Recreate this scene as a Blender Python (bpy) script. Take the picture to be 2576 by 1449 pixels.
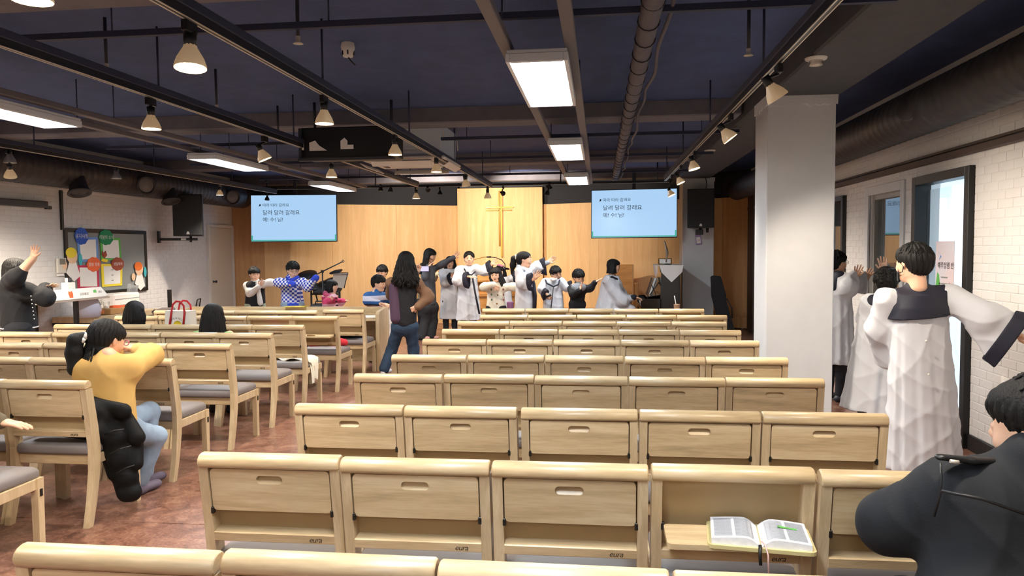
import bpy, math, random
import numpy as np
from mathutils import Matrix, Vector
random.seed(7)
scene = bpy.context.scene
col = scene.collection
for o in list(bpy.data.objects):
    bpy.data.objects.remove(o)

# ------------------------------------------------------------------ camera
F_PX, YAW, PITCH, ROLL, EYE = 1862.66, .11899, .0523, -.00845, 1.6
IW, IH = 2576, 1449
_fw = np.array([-math.sin(YAW)*math.cos(PITCH), math.cos(YAW)*math.cos(PITCH), -math.sin(PITCH)])
_r0 = np.array([math.cos(YAW), math.sin(YAW), 0.]); _u0 = np.cross(_r0, _fw)
CR = _r0*math.cos(ROLL)+_u0*math.sin(ROLL); CU = -_r0*math.sin(ROLL)+_u0*math.cos(ROLL)
CO = np.array([0, 0, EYE])
cam = bpy.data.cameras.new('camera'); camo = bpy.data.objects.new('camera', cam); col.objects.link(camo)
cam.sensor_width = 36; cam.lens = F_PX/IW*36; cam.clip_start = .05; cam.clip_end = 100
camo.matrix_world = Matrix(((CR[0], CU[0], -_fw[0], CO[0]), (CR[1], CU[1], -_fw[1], CO[1]), (CR[2], CU[2], -_fw[2], CO[2]), (0, 0, 0, 1)))
scene.camera = camo
def at(x, y, X=None, Y=None, Z=None):
    """pixel of the photograph -> room point on the plane X=, Y= or Z="""
    d = _fw+CR*(x-IW/2)/F_PX-CU*(y-IH/2)/F_PX
    t = (X-CO[0])/d[0] if X is not None else (Y-CO[1])/d[1] if Y is not None else (Z-CO[2])/d[2]
    return CO+d*t

# ------------------------------------------------------------------ world, exposure
wd = bpy.data.worlds.new('world'); scene.world = wd; wd.use_nodes = True
wd.node_tree.nodes['Background'].inputs[0].default_value = (.5, .6, .8, 1)
wd.node_tree.nodes['Background'].inputs[1].default_value = .15
vs = scene.view_settings
vs.view_transform = 'Standard'; vs.look = 'None'; vs.gamma = 1; vs.use_curve_mapping = False
vs.exposure = 1.05
PANEL_L = 29.      # radiance of the LED ceiling panels
SPOT_W = 50.       # watts of a track spot lamp
# ------------------------------------------------------------------ helpers
def lin(h):
    h = h.lstrip('#'); c = [int(h[i:i+2], 16)/255 for i in (0, 2, 4)]
    return tuple((v/12.92 if v <= .04045 else ((v+.055)/1.055)**2.4) for v in c)+(1,)
MATS = {}
def mat(name, color='808080', rough=.6, metal=0, spec=.5, var=0, vscale=8, bump=0, bscale=60, rnd=0, color2=None, coat=0, alpha=None, trans=0, emit=None, estr=0, stretch=(1, 1, 1), sheen=0, sss=0):
    """procedural principled material: base colour, optional noise mottling, bump and per-object tint"""
    if name in MATS: return MATS[name]
    m = bpy.data.materials.new(name); m.use_nodes = True; nt = m.node_tree; n = nt.nodes; L = nt.links
    b = n['Principled BSDF']
    c = lin(color) if isinstance(color, str) else color
    b.inputs['Base Color'].default_value = c
    b.inputs['Roughness'].default_value = rough; b.inputs['Metallic'].default_value = metal
    b.inputs['Specular IOR Level'].default_value = spec
    if coat: b.inputs['Coat Weight'].default_value = coat
    if trans: b.inputs['Transmission Weight'].default_value = trans
    if sheen: b.inputs['Sheen Weight'].default_value = sheen
    if sss: b.inputs['Subsurface Weight'].default_value = sss; b.inputs['Subsurface Radius'].default_value = (.02, .008, .004)
    if emit: b.inputs['Emission Color'].default_value = lin(emit) if isinstance(emit, str) else emit; b.inputs['Emission Strength'].default_value = estr
    if alpha is not None: b.inputs['Alpha'].default_value = alpha
    if var or bump or rnd:
        tc = n.new('ShaderNodeTexCoord'); mp = n.new('ShaderNodeMapping'); L.new(tc.outputs['Object'], mp.inputs[0])
        mp.inputs['Scale'].default_value = stretch
        src = mp.outputs[0]
        if var or color2:
            nz = n.new('ShaderNodeTexNoise'); nz.inputs['Scale'].default_value = vscale; nz.inputs['Detail'].default_value = 5
            L.new(src, nz.inputs['Vector'])
            rp = n.new('ShaderNodeValToRGB'); rp.color_ramp.elements[0].position = .3; rp.color_ramp.elements[1].position = .7
            c2 = lin(color2) if color2 else tuple(min(1, v*(1+var)) for v in c[:3])+(1,)
            rp.color_ramp.elements[0].color = tuple(v*(1-var) for v in c[:3])+(1,); rp.color_ramp.elements[1].color = c2
            L.new(nz.outputs['Fac'], rp.inputs[0]); out = rp.outputs[0]
            L.new(out, b.inputs['Base Color'])
        else: out = None
        if rnd:
            oi = n.new('ShaderNodeObjectInfo'); hs = n.new('ShaderNodeHueSaturation')
            mr = n.new('ShaderNodeMapRange'); mr.inputs[3].default_value = 1-rnd; mr.inputs[4].default_value = 1+rnd
            L.new(oi.outputs['Random'], mr.inputs[0]); L.new(mr.outputs[0], hs.inputs['Value'])
            if out: L.new(out, hs.inputs['Color'])
            else: hs.inputs['Color'].default_value = c
            L.new(hs.outputs[0], b.inputs['Base Color'])
        if bump:
            nb = n.new('ShaderNodeTexNoise'); nb.inputs['Scale'].default_value = bscale; nb.inputs['Detail'].default_value = 4
            L.new(src, nb.inputs['Vector'])
            bp = n.new('ShaderNodeBump'); bp.inputs['Strength'].default_value = bump; bp.inputs['Distance'].default_value = .01
            L.new(nb.outputs['Fac'], bp.inputs['Height']); L.new(bp.outputs[0], b.inputs['Normal'])
    MATS[name] = m
    return m
def wood(name, c1, c2, scale=(2.2, 30, 30), rough=.38, rnd=.1, coat=.15, knots=True, dark=.75):
    """pale timber with long grain lines running along local X (scale = stretch of the grain)"""
    if name in MATS: return MATS[name]
    m = bpy.data.materials.new(name); m.use_nodes = True; nt = m.node_tree; n = nt.nodes; L = nt.links
    b = n['Principled BSDF']; b.inputs['Roughness'].default_value = rough; b.inputs['Coat Weight'].default_value = coat; b.inputs['Coat Roughness'].default_value = .25
    tc = n.new('ShaderNodeTexCoord'); mp = n.new('ShaderNodeMapping'); mp.inputs['Scale'].default_value = scale
    oi = n.new('ShaderNodeObjectInfo'); add = n.new('ShaderNodeVectorMath'); add.operation = 'ADD'
    sc = n.new('ShaderNodeVectorMath'); sc.operation = 'SCALE'; sc.inputs['Scale'].default_value = 37
    cx = n.new('ShaderNodeCombineXYZ'); L.new(oi.outputs['Random'], cx.inputs[0]); L.new(oi.outputs['Random'], cx.inputs[1]); L.new(oi.outputs['Random'], cx.inputs[2])
    L.new(cx.outputs[0], sc.inputs[0]); L.new(tc.outputs['Object'], mp.inputs[0]); L.new(mp.outputs[0], add.inputs[0]); L.new(sc.outputs[0], add.inputs[1])
    nz = n.new('ShaderNodeTexNoise'); nz.inputs['Scale'].default_value = .9; nz.inputs['Detail'].default_value = 6; nz.inputs['Distortion'].default_value = .7
    L.new(add.outputs[0], nz.inputs['Vector'])
    n2 = n.new('ShaderNodeTexNoise'); n2.inputs['Scale'].default_value = 6; n2.inputs['Detail'].default_value = 3
    L.new(add.outputs[0], n2.inputs['Vector'])
    mx = n.new('ShaderNodeMix'); mx.inputs[0].default_value = .3
    L.new(nz.outputs['Fac'], mx.inputs[2]); L.new(n2.outputs['Fac'], mx.inputs[3])
    rp = n.new('ShaderNodeValToRGB'); e = rp.color_ramp.elements
    e[0].position = .34; e[0].color = tuple(v*dark for v in lin(c2)[:3])+(1,); e[1].position = .68; e[1].color = lin(c1)
    k = e.new(.5); k.color = lin(c2)
    L.new(mx.outputs[0], rp.inputs[0])
    hs = n.new('ShaderNodeHueSaturation'); mr = n.new('ShaderNodeMapRange'); mr.inputs[3].default_value = 1-rnd; mr.inputs[4].default_value = 1+rnd*.6
    L.new(oi.outputs['Random'], mr.inputs[0]); L.new(mr.outputs[0], hs.inputs['Value']); L.new(rp.outputs[0], hs.inputs['Color'])
    L.new(hs.outputs[0], b.inputs['Base Color'])
    MATS[name] = m
    return m

class MB:
    """collects shapes into one mesh"""
    def __init__(s): s.v = []; s.f = []; s.sm = []
    def add(s, vs_, fs, smooth=False):
        k = len(s.v); s.v += [tuple(map(float, p)) for p in vs_]; s.f += [tuple(i+k for i in f) for f in fs]; s.sm += [smooth]*len(fs); return s
    def box(s, c, d, R=None, ch=0):
        x, y, z = [q/2 for q in d]
        if ch <= 0:
            P = [(i*x, j*y, k*z) for i in (-1, 1) for j in (-1, 1) for k in (-1, 1)]
            Fc = [(0, 1, 3, 2), (4, 6, 7, 5), (0, 4, 5, 1), (2, 3, 7, 6), (0, 2, 6, 4), (1, 5, 7, 3)]
        else:
            P = []; idx = {}
            for i in (-1, 1):
                for j in (-1, 1):
                    for k in (-1, 1):
                        for a in range(3):
                            q = [i*(x-ch), j*(y-ch), k*(z-ch)]; q[a] = (i*x, j*y, k*z)[a]
                            idx[(i, j, k, a)] = len(P); P.append(tuple(q))
            Fc = []
            def Q(*a): Fc.append(tuple(idx[t] for t in a))
            for g in (-1, 1):
                for a in range(3):
                    o = [(-1, -1), (1, -1), (1, 1), (-1, 1)]
                    if g < 0: o = o[::-1]
                    def key(u, w, a=a, g=g):
                        t = [0, 0, 0]; t[a] = g; t[(a+1) % 3] = u; t[(a+2) % 3] = w; return tuple(t)+(a,)
                    Q(*[key(u, w) for u, w in o])
            for a in range(3):
                b_, c_ = (a+1) % 3, (a+2) % 3
                for u in (-1, 1):
                    for w in (-1, 1):
                        def kk(e, ax):
                            t = [0, 0, 0]; t[a] = e; t[b_] = u; t[c_] = w; return tuple(t)+(ax,)
                        q = [kk(-1, b_), kk(1, b_), kk(1, c_), kk(-1, c_)]
                        if u*w < 0: q = q[::-1]
                        Q(*q)
            for i in (-1, 1):
                for j in (-1, 1):
                    for k in (-1, 1):
                        q = [(i, j, k, 0), (i, j, k, 1), (i, j, k, 2)]
                        if i*j*k < 0: q = q[::-1]
                        Q(*q)
        c = np.array(c, float); R = np.array(R) if R is not None else np.eye(3)
        return s.add([tuple(R@np.array(p)+c) for p in P], Fc)
    def tube(s, pts, r, n=8, cap=True, smooth=True, flat=1, up=(0, 0, 1)):
        """swept tube through pts with radii r (number or list)"""
        pts = [np.array(p, float) for p in pts]; m = len(pts)
        rs = [r]*m if not hasattr(r, '__len__') else r
        V = []; prev = None
        for i in range(m):
            t = pts[min(i+1, m-1)]-pts[max(i-1, 0)]; t = t/(np.linalg.norm(t)+1e-9)
            if prev is None:
                u = np.array(up, float)
                if abs(u@t) > .95: u = np.array((1., 0, 0)) if abs(t[0]) < .9 else np.array((0, 1., 0))
            else: u = prev
            a = u-t*(u@t); a /= np.linalg.norm(a)+1e-9; b = np.cross(t, a); prev = a
            for k in range(n):
                th = 2*math.pi*k/n; V.append(pts[i]+rs[i]*(math.cos(th)*a*flat+math.sin(th)*b))
        Fc = []
        for i in range(m-1):
            for k in range(n):
                Fc.append((i*n+k, i*n+(k+1) % n, (i+1)*n+(k+1) % n, (i+1)*n+k))
        s.add(V, Fc, smooth)
        if cap:
            k0 = len(s.v)-len(V)
            s.f.append(tuple(k0+k for k in range(n))[::-1]); s.sm.append(False)
            s.f.append(tuple(k0+(m-1)*n+k for k in range(n))); s.sm.append(False)
        return s
    def lathe(s, prof, c=(0, 0, 0), n=20, R=None, smooth=True):
        """revolve profile [(r,z)..] about local Z"""
        V = []; R = np.array(R) if R is not None else np.eye(3); c = np.array(c, float)
        for r, z in prof:
            for k in range(n):
                th = 2*math.pi*k/n; V.append(R@np.array((r*math.cos(th), r*math.sin(th), z))+c)
        Fc = []
        for i in range(len(prof)-1):
            for k in range(n): Fc.append((i*n+k, i*n+(k+1) % n, (i+1)*n+(k+1) % n, (i+1)*n+k))
        return s.add(V, Fc, smooth)
    def prism(s, poly, o, u, v, w, smooth=False):
        """polygon [(a,b)..] in plane o+a*u+b*v extruded by vector w"""
        o, u, v, w = [np.array(q, float) for q in (o, u, v, w)]; n = len(poly)
        V = [o+a*u+b*v for a, b in poly]; V += [p+w for p in V]
        Fc = [tuple(range(n))[::-1], tuple(range(n, 2*n))]
        k = len(s.v); s.v += [tuple(p) for p in V]; s.f += [tuple(i+k for i in f) for f in Fc]; s.sm += [False]*2
        for i in range(n): s.f.append((k+i, k+(i+1) % n, k+n+(i+1) % n, k+n+i)); s.sm.append(smooth)
        return s
    def ball(s, c, r, n=12, m=8, R=None):
        r = (r,)*3 if not hasattr(r, '__len__') else r; R = np.array(R) if R is not None else np.eye(3); c = np.array(c, float)
        V = [R@np.array((0, 0, -r[2]))+c]
        for i in range(1, m):
            a = -math.pi/2+math.pi*i/m
            for k in range(n):
                th = 2*math.pi*k/n; V.append(R@np.array((r[0]*math.cos(a)*math.cos(th), r[1]*math.cos(a)*math.sin(th), r[2]*math.sin(a)))+c)
        V.append(R@np.array((0, 0, r[2]))+c); last = len(V)-1
        Fc = [(0, 1+(k+1) % n, 1+k) for k in range(n)]
        for i in range(m-2):
            for k in range(n): Fc.append((1+i*n+k, 1+i*n+(k+1) % n, 1+(i+1)*n+(k+1) % n, 1+(i+1)*n+k))
        Fc += [(1+(m-2)*n+k, 1+(m-2)*n+(k+1) % n, last) for k in range(n)]
        return s.add(V, Fc, True)
    def grid(s, fn, nu, nv, smooth=True):
        V = [fn(i/nu, j/nv) for i in range(nu+1) for j in range(nv+1)]
        Fc = [(i*(nv+1)+j, (i+1)*(nv+1)+j, (i+1)*(nv+1)+j+1, i*(nv+1)+j+1) for i in range(nu) for j in range(nv)]
        return s.add(V, Fc, smooth)
    def mesh(s, name, m=None):
        me = bpy.data.meshes.new(name); me.from_pydata(s.v, [], s.f)
        me.polygons.foreach_set('use_smooth', s.sm); me.update()
        if m is not None: me.materials.append(m)
        return me
    def obj(s, name, m, parent=None, loc=(0, 0, 0), rot=(0, 0, 0)):
        return link(name, s.mesh(name, m), parent, loc, rot)
def link(name, me, parent=None, loc=(0, 0, 0), rot=(0, 0, 0)):
    o = bpy.data.objects.new(name, me); col.objects.link(o); o.location = [float(q) for q in loc]; o.rotation_euler = rot
    if parent is not None: o.parent = parent
    return o
def tag(o, label=None, cat=None, group=None, kind=None):
    if label: o['label'] = label
    if cat: o['category'] = cat
    if group: o['group'] = group
    if kind: o['kind'] = kind
    return o
def thing(name, label, cat, loc=(0, 0, 0), rz=0, group=None):
    o = bpy.data.objects.new(name, None); col.objects.link(o); o.empty_display_size = .05
    o.location = [float(q) for q in loc]; o.rotation_euler = (0, 0, rz)
    return tag(o, label, cat, group)
def struct(name, mb, m, parent=None):
    o = mb.obj(name, m, parent); o['kind'] = 'structure'; return o
def copy_tree(o, parent=None):
    c = o.copy(); col.objects.link(c); c.parent = parent
    for ch in o.children: copy_tree(ch, c)
    return c
def rotz(a): c, s = math.cos(a), math.sin(a); return np.array(((c, -s, 0), (s, c, 0), (0, 0, 1.)))
def rotx(a): c, s = math.cos(a), math.sin(a); return np.array(((1., 0, 0), (0, c, -s), (0, s, c)))
def roty(a): c, s = math.cos(a), math.sin(a); return np.array(((c, 0, s), (0, 1., 0), (-s, 0, c)))
def text_mesh(body, size, name='lettering', m=None, extrude=.0, shear=0, space=1.0):
    """flat lettering in the XZ plane, origin at the lower left, reading along +X when seen from -Y"""
    cu = bpy.data.curves.new('t', 'FONT'); cu.body = body; cu.size = size; cu.extrude = extrude; cu.shear = shear; cu.resolution_u = 3; cu.space_character = space
    o = bpy.data.objects.new('t', cu); col.objects.link(o)
    dg = bpy.context.evaluated_depsgraph_get(); me = bpy.data.meshes.new_from_object(o.evaluated_get(dg))
    bpy.data.objects.remove(o); bpy.data.curves.remove(cu)
    me.transform(Matrix.Rotation(math.pi/2, 4, 'X')); me.name = name
    me.materials.clear()
    if m is not None: me.materials.append(m)
    return me
def rrect(w, h, r, n=4, cx=0, cz=0):
    P = []
    for k, (sx, sz) in enumerate(((1, 1), (-1, 1), (-1, -1), (1, -1))):
        for i in range(n+1):
            a = math.pi/2*(k+i/n); P.append((cx+sx*(w/2-r)+r*math.cos(a), cz+sz*(h/2-r)+r*math.sin(a)))
    return P
# ------------------------------------------------------------------ materials of the setting
M_WALL = mat('white painted brick', 'd6d3d1', .75, bump=.2, bscale=45, var=.02, vscale=3)
M_PLAS = mat('white plaster', 'cfcfd0', .8, bump=.12, bscale=25, var=.02)
M_CEIL = mat('dark navy ceiling paint', '3b4a74', .85, bump=.4, bscale=30, var=.12, vscale=5)
M_DARK = mat('charcoal steel', '2b2d36', .55, var=.1)
M_BLACK = mat('black powder coat', '141416', .45, bump=.05)
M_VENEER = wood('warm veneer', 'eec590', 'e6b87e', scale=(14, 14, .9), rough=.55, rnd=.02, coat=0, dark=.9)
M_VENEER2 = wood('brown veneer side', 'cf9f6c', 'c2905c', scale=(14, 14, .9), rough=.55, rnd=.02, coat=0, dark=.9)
M_BROWN = mat('dark brown trim', '4a3a33', .6)
XL, XR, YB, ZC = -7.5, 2.88, 16.62, 3.1
def floor_material():
    m = bpy.data.materials.new('red brown mottled vinyl'); m.use_nodes = True; n = m.node_tree.nodes; L = m.node_tree.links; b = n['Principled BSDF']
    tc = n.new('ShaderNodeTexCoord'); nz = n.new('ShaderNodeTexNoise'); nz.inputs['Scale'].default_value = 9; nz.inputs['Detail'].default_value = 8; nz.inputs['Distortion'].default_value = 1.2
    n2 = n.new('ShaderNodeTexNoise'); n2.inputs['Scale'].default_value = 60; n2.inputs['Detail'].default_value = 4
    L.new(tc.outputs['Object'], nz.inputs['Vector']); L.new(tc.outputs['Object'], n2.inputs['Vector'])
    mx = n.new('ShaderNodeMix'); mx.inputs[0].default_value = .45; L.new(nz.outputs['Fac'], mx.inputs[2]); L.new(n2.outputs['Fac'], mx.inputs[3])
    rp = n.new('ShaderNodeValToRGB'); e = rp.color_ramp.elements; e[0].position = .36; e[0].color = lin('5a3f35'); e[1].position = .66; e[1].color = lin('a07a66'); k = e.new(.5); k.color = lin('80594a')
    L.new(mx.outputs[0], rp.inputs[0]); L.new(rp.outputs[0], b.inputs['Base Color']); b.inputs['Roughness'].default_value = .3
    bp = n.new('ShaderNodeBump'); bp.inputs['Strength'].default_value = .12; L.new(n2.outputs['Fac'], bp.inputs['Height']); L.new(bp.outputs[0], b.inputs['Normal'])
    return m
M_FLOOR = floor_material()
# ------------------------------------------------------------------ floor
Y0 = at(470, 1318, Z=0)[1]
fl = struct('floor', MB().box(((XL+XR)/2, 6.8, -.06), (XR-XL, 20.2, .1)), M_BROWN)
ys = [-3.2, Y0, 10.4, YB]
for a, b_ in zip(ys, ys[1:]):
    MB().box(((XL+XR)/2, (a+b_)/2, -.005), (XR-XL, b_-a-.006, .01), ch=.002).obj('vinyl_sheet', M_FLOOR, fl)
# ------------------------------------------------------------------ ceiling slab and beams
M_BEAM = mat('taupe beam paint', '6b6870', .85, bump=.3, bscale=30, var=.1); M_HANG = mat('navy painted steel', '2a3048', .7)
ce = struct('ceiling', MB().box(((XL+XR)/2, 6.8, ZC+.1), (XR-XL+.4, 20.4, .2)), M_CEIL)
for Yb, w, zb in ((3.3, .5, 2.93), (7.75, .35, 2.95), (11.5, .35, 2.95), (14.4, .3, 2.95), (-.8, .4, 2.95)):
    MB().box((XL/2+.72, Yb+w/2, (zb+ZC)/2), (8.9, w, ZC-zb+.02), ch=.012).obj('ceiling_beam', M_BEAM, ce)
M_CEIL2 = mat('grey girder paint', '454448', .85, bump=.3, bscale=30, var=.1)
gd = MB().box((1.745, 6.8, (2.9+ZC)/2), (.61, 19.8, ZC-2.9), ch=.015).obj('ceiling_girder', M_CEIL2, ce)
for Yb in (4.05, 8.35, 10.2, 12.4):      # steel hanging struts across the room
    MB().box((-2.2, Yb, 2.86), (7.4, .035, .035)).obj('cross_strut', M_HANG, ce)
    for k in range(6):
        MB().tube([(-5.4+1.3*k, Yb, 2.88), (-5.4+1.3*k, Yb, ZC)], .005, 6).obj('hanger_rod', M_HANG, ce)
# ------------------------------------------------------------------ brick walls
def brick_wall(wall, X, nx, y0, y1, z0, z1, course, blen, holes, m, near=300, ymin=5.6):
    """running-bond bricks proud of wall plane X (facing nx); the ones nearest the camera are single parts"""
    bm = MB(); t = .0032
    pr = MB().box((0, 0, 0), (t*2, blen-.005, course-.005), ch=.0028).mesh('brick', m)
    half = MB().box((0, 0, 0), (t*2, blen/2-.005, course-.005), ch=.0028).mesh('brick', m)
    L = []
    nz = int((z1-z0)/course)
    for r in range(nz):
        z = z0+(r+.5)*course; y = y0-(r % 2)*blen/2
        while y < y1:
            a, b_ = max(y, y0), min(y+blen, y1); y += blen
            segs = [(a, b_)]
            for (h0, h1, hz0, hz1) in holes:
                if hz0-course/2 < z < hz1+course/2:
                    nsg = []
                    for (p, q) in segs:
                        if q <= h0 or p >= h1: nsg.append((p, q))
                        else:
                            if p < h0: nsg.append((p, h0))
                            if q > h1: nsg.append((h1, q))
                    segs = nsg
            for (p, q) in segs:
                if q-p > .02: L.append((p, q, z))
    L.sort(key=lambda s_: (s_[0] < ymin, s_[0]**2+(s_[2]-1.6)**2))
    k = 0
    for (p, q, z) in L:
        c = (X+nx*(random.random()*.0012), (p+q)/2, z)
        full = abs(q-p-blen) < 1e-4; hf = abs(q-p-blen/2) < 1e-4
        if k < near and (full or hf):
            link('brick', pr if full else half, wall, c); k += 1
        else: bm.box(c, (t*2, q-p-.005, course-.005), ch=.0028)
    o = bm.obj('brickwork', m, wall); o['kind'] = 'stuff'
wl = struct('wall_left', MB().box((XL-.1, 5.8, ZC/2), (.2, 18.2, ZC)), M_WALL)
brick_wall(wl, XL, 1, 5.0, 14.3, .0, 2.75, .0745, .2, [(13.44, 14.42, 0, 2.13)], M_WALL, ymin=8.2)
# right wall with its openings: far window, recessed glass, tall black-framed glass
W1 = (9.15, 10.3, .9, 2.2); W2 = (7.54, 8.4, .5, 2.14); W3 = (6.14, 7.2, .0, 2.22)
wr = thing('wall_right', None, None); wr['kind'] = 'structure'
for (a, b_, z0, z1) in ((-3.2, W3[0], 0, ZC), (W3[0], W3[1], W3[3], ZC), (W3[1], W2[0], 0, ZC), (W2[0], W2[1], W2[3], ZC), (W2[0], W2[1], 0, W2[2]), (W2[1], W1[0], 0, ZC), (W1[0], W1[1], W1[3], ZC), (W1[0], W1[1], 0, W1[2]), (W1[1], 16.6, 0, ZC)):
    MB().box((XR+.1, (a+b_)/2, (z0+z1)/2), (.2, b_-a, z1-z0)).obj('masonry', M_WALL, wr)
brick_wall(wr, XR, -1, 1.0, 10.8, .12, 2.8, .067, .2, [W1, (W2[0]-.09, W2[1]+.09, W2[2]-.09, W2[3]+.09), W3], M_WALL)
M_GLASS = mat('dark reflective pane', (.06, .07, .075, 1), .02, spec=1.0, coat=1.0)
M_CLEAR = mat('clear pane', (1, 1, 1, 1), .0, trans=1.0)
def frame(name, X, d, a, b_, z0, z1, w, m, parent):
    mb = MB()
    for (p, q, r, s_) in ((a, a+w, z0, z1), (b_-w, b_, z0, z1), (a+w, b_-w, z1-w, z1), (a+w, b_-w, z0, z0+w)):
        mb.box((X, (p+q)/2, (r+s_)/2), (d, q-p, s_-r), ch=.003)
    return mb.obj(name, m, parent)
w3 = thing('window_3', None, None); w3['kind'] = 'structure'
frame('window_frame', XR+.02, .14, *W3, .075, M_BLACK, w3)
MB().box((XR+.06, (W3[0]+W3[1])/2, 1.1), (.008, W3[1]-W3[0]-.15, 2.0)).obj('pane', M_CLEAR, w3)
w2 = thing('window_2', None, None); w2['kind'] = 'structure'
frame('window_surround', XR-.006, .03, W2[0]-.09, W2[1]+.09, W2[2]-.09, W2[3]+.09, .09, M_PLAS, w2)
frame('window_frame', XR+.06, .06, *W2, .05, mat('grey window metal', '8d8a84', .4), w2)
MB().box((XR+.075, (W2[0]+W2[1])/2, (W2[2]+W2[3])/2), (.008, W2[1]-W2[0]-.08, W2[3]-W2[2]-.08)).obj('pane', M_GLASS, w2)
w1 = thing('window_1', None, None); w1['kind'] = 'structure'
frame('window_frame', XR+.0, .1, *W1, .06, M_BLACK, w1)
MB().box((XR+.05, (W1[0]+W1[1])/2, (W1[2]+W1[3])/2), (.008, W1[1]-W1[0]-.1, W1[3]-W1[2]-.1)).obj('pane', M_GLASS, w1)
# lit side room behind the tall glass
M_ROOM = mat('pale side room paint', 'dfe6ea', .8)
sr = MB(); x0, x1, y0, y1 = XR+.2, XR+2.2, 5.6, 9.0
for c, d in (((x1+.05, (y0+y1)/2, 1.2), (.1, y1-y0, 2.6)), (((x0+x1)/2, y0-.05, 1.2), (x1-x0, .1, 2.6)), (((x0+x1)/2, y1+.05, 1.2), (x1-x0, .1, 2.6)), (((x0+x1)/2, (y0+y1)/2, 2.55), (x1-x0, y1-y0, .1)), (((x0+x1)/2, (y0+y1)/2, -.05), (x1-x0, y1-y0, .1))):
    sr.box(c, d)
struct('wall_side_room', sr, M_ROOM)
# long dark cable trunk along the right wall above the windows, and its baseboard
tr = struct('trim_1', MB().box((XR-.035, 9.3, 2.335), (.06, 11, .05), ch=.004).box((XR-.02, 9.3, 2.385), (.03, 11, .02)), M_BROWN)
struct('baseboard_right', MB().box((XR-.012, 1.47, .06), (.024, 9.3, .12), ch=.003), M_BLACK)
struct('trim_2', MB().box((XR-.02, 4.5, 2.78), (.04, 16, .02)).box((XR-.012, 4.5, 2.70), (.024, 16, .02)), M_WALL)
struct('trim_3', MB().box((XL+.02, 4.5, 2.50), (.04, 19, .03)), M_WALL)
# ------------------------------------------------------------------ stage end
BACK = [(-7.5, 14.45), (-6.9, 14.62), (-3.15, 16.3), (-1.25, 16.3), (2.4, 15.1), (2.88, 14.72)]
wb = struct('wall_back', MB().box((-2.3, YB+.1, ZC/2), (11, .2, ZC)), M_DARK)
M_BAND = mat('black painted block', '25262c', .8, bump=.5, bscale=18)
def panel(name, p, q, z0, z1, t, m, ext=0):
    p, q = np.array(p), np.array(q); d = (q-p)/np.linalg.norm(q-p); nrm = np.array((-d[1], d[0]))
    c = (p+q)/2+nrm*t/2; L = np.linalg.norm(q-p)+ext
    return MB().box((c[0], c[1], (z0+z1)/2), (L, t, z1-z0), R=rotz(math.atan2(d[1], d[0])), ch=.003).obj(name, m, wb)
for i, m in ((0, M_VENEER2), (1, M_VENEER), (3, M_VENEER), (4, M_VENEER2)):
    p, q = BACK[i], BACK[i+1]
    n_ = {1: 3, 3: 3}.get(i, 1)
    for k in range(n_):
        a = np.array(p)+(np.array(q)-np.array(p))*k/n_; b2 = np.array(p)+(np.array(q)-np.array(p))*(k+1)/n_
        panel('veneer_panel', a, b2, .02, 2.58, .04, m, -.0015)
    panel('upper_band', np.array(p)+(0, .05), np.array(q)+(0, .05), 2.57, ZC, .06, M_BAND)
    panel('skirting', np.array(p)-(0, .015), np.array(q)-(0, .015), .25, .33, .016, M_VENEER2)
MB().box((-2.19, 16.22, 1.48), (1.88, .14, 2.93), ch=.004).obj('veneer_panel', M_VENEER, wb)
struct('stage_platform', MB().prism([(-4.6, 15.8), (.9, 15.8), (.9, 16.0), (-1.25, 16.4), (-3.2, 16.4), (-4.6, 15.9)], (0, 0, .0), (1, 0, 0), (0, 1, 0), (0, 0, .25)), M_VENEER)
struct('wall_rear', MB().box((-2.3, -3.1, ZC/2), (10.8, .2, ZC)), M_PLAS)
struct('trim_4', MB().box((2.84, 14.4, 1.3), (.08, .5, 2.6), ch=.004), M_BROWN)
# ------------------------------------------------------------------ white pillars
def pillar(name, x0, x1, y0, y1, z1, seed):
    o = struct(name, MB().box(((x0+x1)/2, (y0+y1)/2, z1/2), (x1-x0, y1-y0, z1), ch=.008), M_PLAS)
    rr = random.Random(seed); mb = MB(); n = 16; P = []
    for k in range(n+1): P.append(((x1-x0+.02)*k/n-.01, -.06-rr.random()*.035))
    P += [(x1-x0+.015, .012), (-.015, .012)]
    mb.prism(P, (x0, y0-.012, z1), (1, 0, 0), (0, 0, 1), (0, .012, 0))
    mb.prism([(a*(y1-y0)/(x1-x0), b_) for a, b_ in P], (x0-.01, y0, z1), (0, 1, 0), (0, 0, 1), (.012, 0, 0))
    mb.obj('plaster_edge', M_PLAS, o)
pillar('pillar', 1.44, 2.01, 6.7, 7.2, 2.9, 3)
pillar('pillar', 1.54, 2.12, 14.3, 14.85, 2.9, 5)
# ------------------------------------------------------------------ door in the left wall
d1 = thing('door_1', None, None); d1['kind'] = 'structure'
M_DOOR = mat('cream door paint', 'cfc6b6', .6)
MB().box((XL+.012, 13.93, 1.04), (.03, .86, 2.06), ch=.004).obj('door_leaf', M_DOOR, d1)
frame('door_frame', XL+.02, .06, 13.44, 14.42, -.04, 2.13, .055, mat('off white door frame', 'd8d2c8', .6), d1)
MB().lathe([(.0, .0), (.024, 0), (.024, .008), (.012, .012), (.012, .04), (.026, .05), (.024, .07), (0, .075)], (XL+.028, 13.6, 1.02), 14, R=roty(math.pi/2)).obj('door_knob', M_DARK, d1)
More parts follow.
